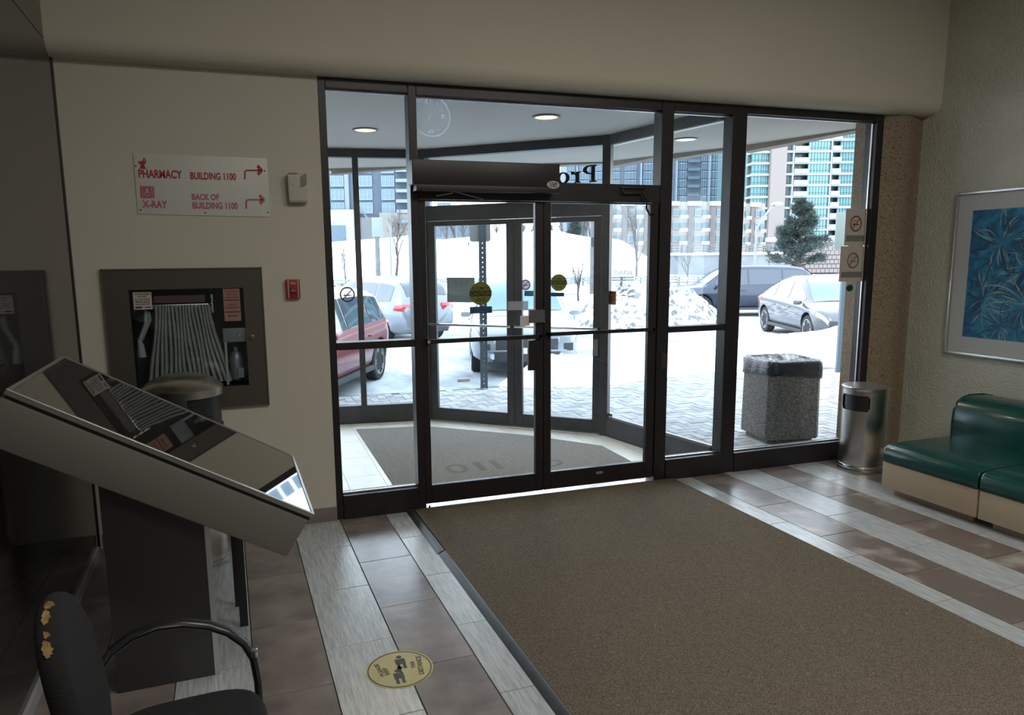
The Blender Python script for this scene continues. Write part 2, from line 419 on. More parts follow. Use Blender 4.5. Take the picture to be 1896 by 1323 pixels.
# ---- storefront: frames, panes, doors
D0, D1 = YS, YS+.12                                   # frame depth
GY = YS+.055                                          # glass plane
def fbox(parent, name, x0, x1, z0, z1, y0=None, y1=None, mat=BRONZE, bev=.003):
    o = MB().box(x0, x1, D0 if y0 is None else y0, D1 if y1 is None else y1, z0, z1).build(name, mat, parent, bevel=bev, seg=1); return o
def pane(parent, x0, x1, z0, z1, y=GY, mat=GLASS):
    return MB().box(x0-.006, x1+.006, y, y+.006, z0-.006, z1+.006).build('pane', mat, parent)
s1 = empty('window_1', (0, 0, 0), kind='structure')
fbox(s1, 'jamb', .476, .524, 0, ZT); fbox(s1, 'head', .524, 1.066, 2.918, ZT); fbox(s1, 'sill', .524, 1.066, 0, .172, y0=D0-.012)
fbox(s1, 'rail', .524, 1.066, 1.204, 1.254); fbox(s1, 'mullion', 1.066, 1.122, 0, ZT, y0=D0-.002)
pane(s1, .524, 1.066, .172, 1.204); pane(s1, .524, 1.066, 1.254, 2.918)
fbox(s1, 'glazing_bead', .524, 1.066, .172, .184, y0=GY-.02, y1=GY-.004, mat=ALU)
fbox(s1, 'glazing_bead', .524, 1.066, 2.906, 2.918, y0=GY-.02, y1=GY-.004, mat=ALU)
s2 = empty('window_2', (0, 0, 0), kind='structure')
fbox(s2, 'head', 1.122, 3.02, 2.908, ZT); fbox(s2, 'transom_bar', 1.122, 3.02, 2.225, 2.357); fbox(s2, 'mullion', 3.02, 3.124, 0, ZT, y0=D0-.002)
pane(s2, 1.122, 3.02, 2.357, 2.908)
fbox(s2, 'glazing_bead', 1.122, 3.02, 2.896, 2.908, y0=GY-.02, y1=GY-.004, mat=ALU)
s3 = empty('window_3', (0, 0, 0), kind='structure')
fbox(s3, 'head', 3.124, 3.655, 2.908, ZT); fbox(s3, 'sill', 3.124, 3.655, 0, .172, y0=D0-.012); fbox(s3, 'rail', 3.124, 3.655, 1.215, 1.262)
fbox(s3, 'mullion', 3.655, 3.79, 0, ZT, y0=D0-.002)
pane(s3, 3.124, 3.655, .172, 1.215); pane(s3, 3.124, 3.655, 1.262, 2.908)
for (a, b) in ((.172, .184), (2.896, 2.908)): fbox(s3, 'glazing_bead', 3.124, 3.655, a, b, y0=GY-.02, y1=GY-.004, mat=ALU)
s4 = empty('window_4', (0, 0, 0), kind='structure')
fbox(s4, 'head', 3.79, 5.176, 2.924, ZT); fbox(s4, 'sill', 3.79, 5.176, 0, .165, y0=D0-.012)
fbox(s4, 'jamb', 5.10, 5.176, 0, ZT, y0=D0-.002)
pane(s4, 3.79, 5.10, .165, 2.924)
fbox(s4, 'glazing_bead', 5.088, 5.10, .165, 2.924, y0=GY-.02, y1=GY-.004, mat=ALU)
for (a, b) in ((.165, .177), (2.912, 2.924)): fbox(s4, 'glazing_bead', 3.79, 5.10, a, b, y0=GY-.02, y1=GY-.004, mat=ALU)
# doors: left leaf, right leaf
def leaf(n_, x0, x1, stl, str_):
    d = empty('door_%d' % n_, (0, 0, 0), kind='structure')
    ya, yb = YS+.012, YS+.056
    fbox(d, 'stile', x0, x0+stl, .034, 2.222, ya, yb); fbox(d, 'stile', x1-str_, x1, .034, 2.222, ya, yb)
    fbox(d, 'top_rail', x0+stl, x1-str_, 2.212, 2.222, ya, yb); fbox(d, 'bottom_rail', x0+stl, x1-str_, .034, .172, ya, yb)
    pane(d, x0+stl, x1-str_, .172, 2.212, y=YS+.03)
    return d
d1 = leaf(1, 1.124, 2.052, .046, .062); d2 = leaf(2, 2.056, 3.018, .06, .072)
fbox(d1, 'push_bar', 1.15, 2.03, 1.222, 1.252, YS-.03, YS-.008); fbox(d1, 'bar_bracket', 1.15, 1.172, 1.218, 1.256, YS-.03, YS+.014); fbox(d1, 'bar_bracket', 2.0, 2.03, 1.218, 1.256, YS-.03, YS+.014)
fbox(d2, 'push_bar', 2.075, 2.985, 1.236, 1.264, YS-.03, YS-.008); fbox(d2, 'bar_bracket', 2.075, 2.1, 1.232, 1.268, YS-.03, YS+.014); fbox(d2, 'bar_bracket', 2.96, 2.985, 1.232, 1.268, YS-.03, YS+.014)
MB().tube([(1.16, YS-.031, 1.237), (1.16, YS-.044, 1.237)], .012, 12).build('screw_cap', CHROME, d1, smooth=True)
def sfbox(parent, name, pxa, pya, pxb, pyb, dep, mat, yb=YS+.012, bev=.002):
    a = on_y(pxa, pya, yb-dep); b = on_y(pxb, pyb, yb-dep)
    return fbox(parent, name, min(a.x, b.x), max(a.x, b.x), min(a.z, b.z), max(a.z, b.z), yb-dep, yb, mat, bev)
sfbox(d2, 'lock_box', 981, 574, 1009, 597, .035, M('grey_enamel', (.10, .098, .09), .5), bev=.004)
sfbox(d1, 'lock_housing', 979, 630, 997, 685, .03, BRONZE)
tag(sfbox(d1, 'keypad', 965, 585, 981, 603, .02, WHITE), 'small white card reader on the glass edge')
tag(sfbox(d1, 'frosted_strip', 940, 558, 978, 573, .001, film_mat('frost', (.45, .48, .52), .6), yb=YS+.029, bev=0), 'strip of frosted white film')
sfbox(d2, 'pull_handle', 1206, 650, 1213, 684, .01, ALU, yb=YS+.011) if False else None
sfbox(s2, 'hinge_plate', 1224, 653, 1234, 683, .008, M('worn_bronze', (.06, .055, .05), .4, metal=.5), yb=YS-.001)
sfbox(d2, 'maker_plate', 1104, 873, 1116, 876, .002, ALU)
# threshold
th = MB().box(1.124, 3.018, YS-.035, YS+.11, 0, .008); struct('trim_3', th, M('threshold_aluminium', (.75, .76, .78), .3, metal=.7), bevel=.003)
MB().tube([(1.14, YS-.02, .014), (1.14, YS-.02, .03)], .008, 8).build('pin', CHROME, bpy.data.objects['trim_3'])
# operator housing and arms
op = empty('door_operator', (1.63, YS, 2.31), 0, 'long dark box of the automatic door opener above the left inner door', 'door opener')
MB().box(-.572, .492, -.13, 0, .0, .162).build('housing', BRONZE, op, bevel=.004)
MB().box(-.577, -.57, -.126, -.002, .004, .158).build('end_cap', M('grey_end_cap', (.09, .09, .09), .4), op)
MB().box(-.55, .49, -.128, 0, -.04, 0).build('lower_cover', M('bronze_cover', (.018, .014, .015), .45), op, bevel=.002)
lg = MB(); disc(lg, 0, 0, .048, ry=.027, th=.001)
a = on_y(1024, 342, YS-.13); lo_ = tag(lg.build('badge', M('badge_grey', (.5, .5, .48), .4), op), 'oval silver badge with dark initials')
lo_.matrix_parent_inverse = Matrix(); lo_.location = Vector((a.x-1.63, -.1325, a.z-2.31)); lo_.rotation_euler = (pi/2, 0, 0)
lt_ = MB(); text_fit(lt_, 'CLB', -.028, .028, -.002, .018, .0016, .0004, .03); text_fit(lt_, 'AUTOMATIC', -.03, .03, -.016, -.006, .0016, .0004, .02)
lt_.build('badge_print', BLACKF, lo_)
def on_op(px, py, y): v = on_y(px, py, y); return v-Vector((1.63, YS, 2.31))
MB().tube([on_op(808, 362, YS-.06), on_op(838, 357, YS-.09), on_op(834, 352, YS-.10), on_op(895, 369, YS-.05)], .005, 8).build('arm', M('arm_steel', (.3, .3, .3), .3, metal=1.), op, smooth=True)
cb = MB().tube([on_y(1152, 350, YS-.02), on_y(1155, 357, YS-.03), on_y(1190, 357, YS-.03), on_y(1198, 372, YS-.035), on_y(1197, 386, YS-.035), on_y(1203, 397, YS-.03), on_y(1211, 396, YS-.01)], .008, 8)
tag(cb.build('cable', BLACK, smooth=True), 'black cable loop hanging from the bar at the right inner door', 'cable')
tag(MB().bar(on_y(1150, 347, YS-.012), on_y(1195, 349, YS-.012), .014, .012).build('hold_open_arm', BRONZE, bevel=.002), 'small dark bracket on the transom bar above the right inner door', 'bracket')

# ---- vestibule
K0 = Vector((-1.3, 8.28)); K1 = Vector((1.80, 7.87)); K2 = Vector((3.353, 6.493)); K3 = Vector((3.64, 5.09))
ZV = 2.985
vf = empty('floor_vestibule', (0, 0, 0), kind='structure')
MB().prism([(-1.3, 5.085), (3.66, 5.085), (3.40, 6.50), (1.83, 7.93), (-1.3, 8.34)], -.10, -.006).build('floor_bed', GROUT, vf)
def inside(p, poly):
    c = False; n = len(poly)
    for i in range(n):
        a, b = poly[i], poly[(i+1) % n]
        if (a[1] > p[1]) != (b[1] > p[1]) and p[0] < (b[0]-a[0])*(p[1]-a[1])/(b[1]-a[1])+a[0]: c = not c
    return c
VP = [(-1.2, 5.08), (3.63, 5.08), (3.35, 6.48), (1.80, 7.85), (-1.2, 8.26)]
VM = [(1.0, 5.09), (3.13, 5.09), (3.13, 6.10), (2.62, 6.74), (1.72, 7.53), (.98, 7.66)]
def clip(poly, a, b):
    """keep the part of poly left of a->b"""
    out = []; n = len(poly)
    def side(p): return (b[0]-a[0])*(p[1]-a[1])-(b[1]-a[1])*(p[0]-a[0])
    for i in range(n):
        p, q = poly[i], poly[(i+1) % n]; sp, sq = side(p), side(q)
        if sp >= 0: out.append(p)
        if (sp >= 0) != (sq >= 0):
            t = sp/(sp-sq); out.append((p[0]+(q[0]-p[0])*t, p[1]+(q[1]-p[1])*t))
    return out
tw, tl_ = .30, .60
for i in range(-6, 17):
    for j in range(0, 6):
        x = .65+i*tw; y = 5.0+j*tl_+(.3 if i % 2 else 0)-.25
        poly = [(x+.0015, y+.0015), (x+tw-.0015, y+.0015), (x+tw-.0015, y+tl_-.0015), (x+.0015, y+tl_-.0015)]
        for k in range(5):
            poly = clip(poly, VP[k], VP[(k+1) % 5])
            if len(poly) < 3: break
        if len(poly) < 3 or all(inside(p, VM) for p in poly): continue
        MB().prism(poly, -.008, 0).build('tile', VTILE, vf)
vm = MB().prism([(p[0], p[1]) for p in VM], 0, .01)
vmat = tag(vm.build('entrance_mat', VCARPET, bevel=.003), 'grey-brown carpet mat inside the glass vestibule', 'mat')
for s_, a_, b_, c_, d_ in (('0', 1.50, 1.70, 5.72, 5.98), ('1', 1.78, 1.84, 5.72, 5.98), ('1', 1.93, 1.99, 5.72, 5.98), ('O', 2.28, 2.55, 5.62, 5.82)):
    tx = MB(); text_fit(tx, s_, a_, b_, c_, d_, .0102, .0006, .005, rot=180)
    tx.build('mat_numeral', M('mat_letter', (.14, .125, .11), 1.), vmat)['label'] = 'faint upside-down character on the mat'
def seg_frame(name, A_, B_, members, kind='structure'):
    """empty with local x along A->B, y outward; members build in local coordinates"""
    d = (B_-A_); e = empty(name, (A_.x, A_.y, 0), atan2(d.y, d.x), kind=kind); return e, d.length
VD = .10
def vb(parent, name, x0, x1, z0, z1, y0=0., y1=VD, mat=BRONZE_OUT, bev=.003):
    return MB().box(x0, x1, y0, y1, z0, z1).build(name, mat, parent, bevel=bev, seg=1)
def vpane(parent, x0, x1, z0, z1): return MB().box(x0-.005, x1+.005, VD*.5, VD*.5+.006, z0-.005, z1+.005).build('pane', GLASS_OUT, parent)
e5, l5 = seg_frame('window_5', K0, K1, None)
vb(e5, 'sill', 0, l5, 0, .20); vb(e5, 'head', 0, l5, 2.895, ZV)
lm = (Vector((1.12, 7.985))-K0).length
for x in (0, lm-1.25, lm): vb(e5, 'mullion', x-.032, x+.032, .2, 2.895, y0=-.01)
vpane(e5, .032, lm-1.282, .2, 2.895); vpane(e5, lm-1.218, lm-.032, .2, 2.895); vpane(e5, lm+.032, l5-.03, .2, 2.895)
e6, l6 = seg_frame('window_6', K1, K2, None)
vb(e6, 'head', 0, l6, 2.895, ZV); vb(e6, 'transom_bar', 0, l6, 2.225, 2.385); vb(e6, 'corner_post', -.05, .06, 0, ZV, y0=-.02); 
vb(e6, 'corner_post', l6-.045, l6+.035, 0, ZV, y0=-.02); vpane(e6, .06, l6-.045, 2.385, 2.895)
vb(e6, 'threshold', .06, l6-.045, 0, .012, y0=-.03, mat=ALU)
def vleaf(n_, x0, x1):
    d = empty('door_%d' % n_, e6.location, e6.rotation_euler.z, kind='structure')
    s_ = .085
    vb(d, 'stile', x0, x0+s_, .015, 2.22, .02, .065); vb(d, 'stile', x1-s_, x1, .015, 2.22, .02, .065)
    vb(d, 'top_rail', x0+s_, x1-s_, 2.17, 2.22, .02, .065); vb(d, 'bottom_rail', x0+s_, x1-s_, .015, .15, .02, .065)
    MB().box(x0+s_-.005, x1-s_+.005, .04, .046, .145, 2.175).build('pane', GLASS_OUT, d)
    MB().tube([(x0+.02, .02, 1.10), (x0+.02, -.035, 1.10), (x1-.02, -.035, 1.10), (x1-.02, .02, 1.10)], .013, 10).build('push_bar', CHROME, d, smooth=True)
    return d
d3 = vleaf(3, .064, 1.08); d4 = vleaf(4, 1.084, l6-.048)
MB().tube([(.985, .075, 1.06), (.985, .11, 1.10), (.985, .11, 1.32), (.985, .075, 1.36)], .012, 8).build('pull_handle', CHROME, d3, smooth=True)
for xx in (1.045, 1.125): MB().tube([(xx, .02, 1.325), (xx, .012, 1.325)], .012, 12).build('lock_cylinder', CHROME, d3 if xx < 1.08 else d4, smooth=True)
vb(d4, 'lock_plate', 2.01-.055, 2.01-.01, .82, .99, .008, .02, mat=M('plate_grey', (.2, .2, .2), .4))
e7, l7 = seg_frame('window_7', K2, K3, None)
vb(e7, 'sill', .035, l7, 0, .195); vb(e7, 'head', .035, l7, 2.895, ZV); vpane(e7, .035, l7-.005, .195, 2.895)
vb(e7, 'glazing_bead', .035, l7, .195, .21, .02, .04, mat=ALU)
vb(e7, 'glazing_bead', .035, l7, 2.88, 2.895, .02, .04, mat=ALU)
vc = MB().prism([(-1.6, 5.08), (3.75, 5.08), (3.50, 6.56), (1.87, 8.02), (-1.6, 8.46)], ZV, ZV+.12); struct('ceiling_vestibule', vc, VCEIL)
vw = MB().box(-1.5, -1.3, 5.1, 8.4, -.05, ZV); struct('wall_vestibule', vw, VCEIL)
MB().tube([(1.0, 0, 0), (1.0, 0, .01)], .01).build('x', ALU) if False else None
for (x, y, zz, lab) in ((1.06, 6.80, ZV, 'round recessed downlight in the vestibule ceiling, left of the two indoors'), (2.42, 5.80, ZV, 'round recessed downlight in the vestibule ceiling above the doors'), (4.20, 6.45, 2.975, 'round recessed downlight in the outdoor canopy soffit')):
    e = empty('downlight', (x, y, zz), 0, lab, 'ceiling light', 'entrance downlights')
    MB().loft([[(r*cos(2*pi*k/28), r*sin(2*pi*k/28), z) for k in range(28)] for r, z in ((.118, -.001), (.118, -.010), (.098, -.012), (.098, -.001))]).build('trim_ring', M('ring_grey', (.22, .21, .18), .4), e, smooth=True)
    em = M('lamp_warm', (1, .9, .6), .5, emit=(1, .86, .48), estr=.95) if zz == ZV else M('lamp_white', (.6, .6, .6), .5, emit=(1, .98, .95), estr=.75)
    MB().lathe([(.096, -.002), (.096, -.008), (.06, -.0085)], 28).build('lens', em, e)
    ld = bpy.data.lights.new('downlight_lamp', 'SPOT'); ld.energy = 40; ld.spot_size = radians(150); ld.spot_blend = .6; ld.shadow_soft_size = .08; ld.color = (1, .84, .58)
    lo = bpy.data.objects.new('lamp', ld); COL.objects.link(lo); lo.parent = e; lo.location = (0, 0, -.03)

# ---- canopy outside
cp = [(-3.2, 8.20), (-3.2, 10.6), (1.08, 9.75), (2.0, 9.30), (4.30, 8.25), (4.62, 7.60), (5.12, 6.72), (5.50, 5.55), (6.3, 5.10), (3.76, 5.10), (3.51, 6.56), (1.88, 8.03)]
cb_ = MB().prism(cp, 2.975, 3.25); struct('canopy_soffit', cb_, SOFFIT)
fe = MB(); edge = [(-3.2, 10.6), (1.08, 9.75), (2.0, 9.30), (4.30, 8.25), (4.62, 7.60), (5.12, 6.72), (5.50, 5.55), (6.3, 5.15)]
for a, b in zip(edge[:-1], edge[1:]): fe.bar((a[0], a[1], 3.06), (b[0], b[1], 3.11), .16, .30)
struct('canopy_fascia', fe, FASCIA)
struct('wall_outside', MB().box(5.64, 9.5, 4.98, 5.25, -.1, 3.2).box(-6, -1.3, 5.0, 8.2, -.1, 3.2), SOFFIT)
struct('roof', MB().box(-6, 9.5, -4.2, 5.3, 4.32, 4.5), FASCIA)
struct('wall_upper_outside', MB().box(-6, 9.5, 5.3, 5.4, 3.2, 4.5), SOFFIT)

# ================================================================== INTERIOR THINGS
WALLM = ((1, 0, 0), (0, 0, 1))                       # on the back wall: u right, v up
# ---- direction sign
sg = empty('wall_sign', (-.25, YS-.001, 2.1), 0, 'white rectangular sign with red arrows for pharmacy and x-ray on the back wall', 'sign')
def wl2(px, py): p = on_y(px, py, YS-.006); return p.x+.25, p.z-2.1
sb = MB(); sb.prism([(-.386, .368), (-.386, .005), (.388, -.006), (.388, .362)], 0, .005)
def onwall(o, parent, origin=(0, 0, 0)):
    o.parent = parent; o.matrix_parent_inverse = Matrix()
    o.location = origin; o.rotation_euler = (pi/2, 0, 0); return o
onwall(sb.build('board', SIGNW, bevel=.002), sg)
def R1(x, y): return wl2(x/2.756, y/2.756)
def fitpx(mb, s, xa, ya, xb, yb, bold=.02):
    a = R1(xa, yb); b = R1(xb, ya); text_fit(mb, s, a[0], b[0], a[1], b[1], .0055, .0006, bold)
for a_ in (('PHARMACY', 708, 869, 928, 907, .032, RED), ('BUILDING 1100', 972, 883, 1203, 915, .034, RED), ('X-RAY', 727, 1024, 853, 1060, .036, PINK), ('BACK OF', 980, 990, 1117, 1020, .034, PINK), ('BUILDING 1100', 984, 1033, 1212, 1065, .034, PINK)):
    t1 = MB(); fitpx(t1, *a_[:6]); onwall(t1.build('lettering', a_[6]), sg)['label'] = ('red ' if a_[6] is RED else 'faded red ')+a_[0]+' lettering'
def arrow(x0, yb, yt, x1, mat):
    a = MB(); w_ = .010
    p0 = R1(x0, yb); p1 = R1(x0, yt); p2 = R1(x1, yt)
    def st(p, q): a.bar((p[0], p[1], .0058), (q[0], q[1], .0058), w_, .0008, up=(0, 0, 1))
    r = .012
    st(p0, (p1[0], p1[1]-r)); st((p1[0]+r, p1[1]), (p2[0]-.008, p2[1]))
    arc = [(p1[0]+r-r*cos(t*pi/8), p1[1]-r+r*sin(t*pi/8)) for t in range(5)]
    for i in range(4): st(arc[i], arc[i+1])
    st((p2[0]-.030, p2[1]+.032), (p2[0]-.003, p2[1]+.001)); st((p2[0]-.030, p2[1]-.030), (p2[0]-.003, p2[1]-.001)); st((p2[0]-.034, p2[1]+.024), (p2[0]-.020, p2[1])); st((p2[0]-.034, p2[1]-.022), (p2[0]-.020, p2[1]))
    return onwall(a.build('arrow', mat), sg)
arrow(1249, 915, 869, 1342, RED); arrow(1256, 1065, 1019, 1352, PINK)
mp_ = MB(); c = R1(727, 842)
mp_.prism([(c[0]-.022, c[1]+.022), (c[0]+.022, c[1]+.022), (c[0]+.020, c[1]+.010), (c[0]+.010, c[1]+.004), (c[0]+.014, c[1]-.014), (c[0]+.022, c[1]-.022), (c[0]-.022, c[1]-.022), (c[0]-.014, c[1]-.014), (c[0]-.010, c[1]+.004), (c[0]-.020, c[1]+.010)], .005, .0062)
mp_.bar((c[0]+.002, c[1]+.02, .0057), (c[0]+.014, c[1]+.042, .0057), .007, .001)
onwall(mp_.build('mortar_symbol', RED), sg)
a = R1(718, 1010); b = R1(785, 950); xr_ = MB(); xr_.prism([(a[0], a[1]), (b[0], a[1]), (b[0], b[1]), (a[0], b[1])], .005, .0058)
onwall(xr_.build('x_ray_symbol', PINK), sg)
xr2 = MB(); m_ = ((a[0]+b[0])/2, (a[1]+b[1])/2)
ring2(xr2, m_[0], m_[1]-.010, .012, .0145, .0062, .0004, 24); disc(xr2, m_[0], m_[1]+.016, .006, .0062, .0004, 16); xr2.prism([(m_[0]-.004, m_[1]-.004), (m_[0]+.004, m_[1]-.004), (m_[0]+.003, m_[1]+.012), (m_[0]-.003, m_[1]+.012)], .006, .0066)
for dx in (-.027, .027): xr2.prism([(m_[0]+dx-.001, a[1]+.006), (m_[0]+dx+.001, a[1]+.006), (m_[0]+dx+.001, b[1]-.006), (m_[0]+dx-.001, b[1]-.006)], .006, .0066)
onwall(xr2.build('x_ray_figure', SIGNW), sg)
for q in [(693, 847), (742, 817), (1352, 871), (718, 1070), (1048, 1085), (1367, 1083)]:
    p = R1(*q); s_ = MB(); s_.lathe([(.0045, 0), (.0045, .002), (.002, .003)], 12); o = onwall(s_.build('screw', BLACK, smooth=True), sg, (p[0], -.006, p[1]))
# ---- air freshener
af = empty('air_freshener', (.317, YS, 2.275), 0, 'small white box-shaped air freshener with black wavy lines on the back wall', 'air freshener')
b_ = MB().loft([[( .062*s*cx_, -.002-d, z+(.0)) for cx_ in (-1, 1) for d in ((0, .055*q) if cx_ < 0 else (.055*q, 0))] for s, q, z in ((.90, .8, -.092), (.95, 1, -.08), (1, 1.05, .08), (.97, .9, .092))])
b_.build('case', M('freshener_white', (.50, .47, .42), .45), af, bevel=.008, seg=3)
wv = MB()
for k in range(6):
    pts = [(.018+.0022*i, -.0655, .065-.012*k+.004*sin(i*1.3)+.0012*i*1.2) for i in range(20)]
    pts = [(min(x, .0590), y, z) for x, y, z in pts]
    wv.tube([p_ for p_ in pts if p_[0] < .0585], .0013, 4)
wv.build('wave_print', BLACKF, af)
MB().box(-.052, .0, -.058, -.03, .086, .096).build('vent', M('vent_grey', (.2, .19, .17), .6), af, bevel=.002)
MB().tube([(-.028, -.05, .022), (-.028, -.064, .022)], .003, 8).build('indicator', RED, af)
# ---- fire alarm pull station
fa = empty('fire_alarm', (.257, YS, 1.63), 0, 'small dark red fire alarm pull box on the back wall', 'alarm')
MB().box(-.044, .044, -.035, 0, -.062, .062).build('case', ALARM, fa, bevel=.004)
for sx_ in (-.031, .031): MB().box(sx_-.004, sx_+.004, -.038, -.033, -.058, .058).build('side_strip', M('alarm_strip', (.42, .30, .25), .4), fa)
MB().box(-.018, .018, -.044, -.03, -.03, .012).build('handle', M('alarm_dark', (.16, .01, .012), .4), fa, bevel=.003)
t = MB(); text_fit(t, 'FIRE', -.016, .016, .03, .042, .0, .0005, .02); onwall(t.build('lettering', M('alarm_letters', (.5, .42, .36), .5)), fa, (0, -.0355, 0))
t = MB(); text_fit(t, 'PULL', -.013, .013, -.016, -.004, .0095, .0005, .02); onwall(t.build('lettering', M('alarm_letters', (.5, .42, .36), .5)), fa, (0, -.0355, 0))
# ---- fire hose cabinet
hc = empty('fire_hose_cabinet', (-.40, YS, .86), 0, 'brown-grey metal fire hose cabinet with glass front set in the back wall', 'hose cabinet')
def hcx(px, py): p = on_y(px, py, YS); return p.x+.40, p.z-.86
X0, X1_, Z0, Z1 = -.47, .467, .005, .915
gx0, gx1, gz0, gz1 = -.325, .345, .145, .785
fr = MB()
for (xa, xb, za, zb) in ((X0, gx0, Z0, Z1), (gx1, X1_, Z0, Z1), (gx0, gx1, Z0, gz0), (gx0, gx1, gz1, Z1)): fr.box(xa, xb, -.018, 0, za, zb)
fr.build('door_frame', CABI, hc)
ed = MB()
for (xa, xb, za, zb) in ((X0, X0+.008, Z0, Z1), (X1_-.008, X1_, Z0, Z1), (X0, X1_, Z0, Z0+.008), (X0, X1_, Z1-.008, Z1)): ed.box(xa, xb, -.024, -.016, za, zb)
ed.build('outer_trim', M('cabinet_trim', (.10, .09, .075), .4), hc)
# the divider between hose side and extinguisher side, inner box
ib = MB(); ib.box(gx0-.02, gx1+.01, .185, .19, .13, .80).box(gx0-.02, gx0-.012, 0, .19, .13, .80).box(gx1+.002, gx1+.01, 0, .19, .13, .80).box(gx0-.02, gx1+.01, 0, .19, .13, .136).box(gx0-.02, gx1+.01, 0, .19, .794, .80)
ib.build('inner_box', M('cabinet_inside', (.03, .03, .03), .7), hc)
MB().box(gx0-.004, gx1+.004, -.010, -.006, gz0-.004, gz1+.004).build('glass', GLASS, hc)
MB().lathe([(.018, 0), (.018, .006), (.012, .008), (.012, .004), (.005, .004)], 24).build('latch', M('latch_metal', (.16, .14, .11), .35, metal=.8), hc, smooth=True)
lt2 = [c_ for c_ in hc.children if c_.name.startswith('latch')][0]; a = hcx(467, 624); lt2.location = (a[0], -.018, a[1]); lt2.rotation_euler = (pi/2, 0, 0)
# hose rack and folded hose
a = hcx(283, 547); b = hcx(386, 568)
MB().box(a[0]-.02, b[0], .02, .07, b[1]-.006, b[1]+.022).build('hose_rack', ALU, hc, bevel=.006)
MB().box(a[0], b[0]-.02, .025, .065, a[1]-.05, a[1]-.005).build('rack_plate', M('rack_red', (.10, .045, .04), .4), hc)
vl = MB(); 
for zz in (-.01, -.05, -.09): vl.tube([(b[0]+.022, .05, b[1]+.045+zz+.02), (b[0]+.022, .05, b[1]+.045+zz+.045)], .013, 10)
vl.tube([(b[0]+.022, .05, b[1]-.04), (b[0]+.022, .05, b[1]+.07)], .008, 8); vl.build('valve', CHROME, hc, smooth=True)
rr = random.Random(3); top0 = hcx(288, 566); top1 = hcx(385, 566)
for k in range(17):
    t_ = k/16; x0 = top0[0]+(top1[0]-top0[0])*t_; x1 = x0+(t_-.40)*.17+rr.uniform(-.006, .006)
    wd = .0108; rings = []
    zt = top0[1]; zb = .17+rr.uniform(-.01, .01)
    for i in range(9):
        s_ = i/8; xx = x0+(x1-x0)*s_**1.3+.004*sin(s_*6+k); z_ = zt+(zb-zt)*s_
        w1 = wd*(1+.35*s_); d1 = .040
        rings.append([(xx-w1, .045-d1*.6, z_), (xx-w1*.3, .045-d1, z_), (xx+w1*.4, .045-d1*.95, z_), (xx+w1, .045-d1*.5, z_), (xx+w1*.8, .045+d1, z_), (xx-w1*.8, .045+d1, z_)])
    MB().loft(rings).build('hose_fold', HOSE, hc, smooth=True, angle=60)
lp = MB(); a = hcx(392, 580); b = hcx(402, 632); c = hcx(408, 640); d_ = hcx(398, 600)
lp.tube([(a[0]-.03, .03, a[1]), (a[0], .02, a[1]-.06), (b[0]-.01, .02, b[1]+.02), (c[0]-.005, .02, c[1]+.0), (c[0]-.03, .03, c[1]+.01), (d_[0]-.05, .04, d_[1]+.03)], .009, 8)
lp.build('hose_loop', HOSE, hc, smooth=True)
nz = MB(); p = [hcx(262, 575), hcx(272, 600), hcx(258, 640), hcx(262, 662)]
nz.tube([(p[0][0]+.02, .03, p[0][1]), (p[1][0]-.01, .025, p[1][1]), (p[2][0], .03, p[2][1]+.03), (p[2][0]+.004, .03, p[2][1]), (p[3][0], .03, p[3][1])], [.010, .012, .014, .020, .026], 12)
nz.build('nozzle', M('nozzle_white', (.30, .30, .27), .5), hc, smooth=True)
nz2 = MB(); p = [hcx(266, 578), hcx(276, 592), hcx(262, 630)]; nz2.tube([(p[0][0]+.02, .04, p[0][1]), (p[1][0], .035, p[1][1]), (p[2][0]-.005, .04, p[2][1])], .012, 8); nz2.build('hose_tail', HOSE, hc, smooth=True)
# divider, extinguisher
a = hcx(412, 608); b = hcx(449, 632); MB().box(a[0], gx1, .0, .02, b[1], a[1]).build('shelf_plate', M('shelf_grey', (.17, .18, .17), .5), hc, bevel=.002)
a = hcx(430, 619); 
MB().lathe([(.007, 0), (.007, .004), (.004, .006)], 16).build('keyhole', CHROME, hc); kh = hc.children[-1] if False else bpy.data.objects['keyhole']; kh.location = (hcx(446, 620)[0]-.01, -.001, hcx(446, 620)[1]); kh.rotation_euler = (pi/2, 0, 0)
a = hcx(416, 632); b = hcx(420, 712); MB().box(a[0]-.003, a[0]+.012, .0, .012, b[1], a[1]).build('divider_edge', M('divider_pale', (.30, .31, .30), .5), hc)
fx = (hcx(435, 640)[0], hcx(435, 700)[1])
MB().lathe([(.034, fx[1]-.02), (.042, fx[1]-.01), (.042, fx[1]+.12), (.030, fx[1]+.16), (.014, fx[1]+.175), (.014, fx[1]+.20)], 20, c=(fx[0], .07)).build('extinguisher', M('extinguisher_silver', (.18, .19, .20), .4, metal=.5), hc, smooth=True)
MB().box(fx[0]+.008, fx[0]+.046, .018, .026, fx[1]+.0, fx[1]+.065).build('extinguisher_tag', M('tag_grey', (.20, .20, .21), .6), hc)
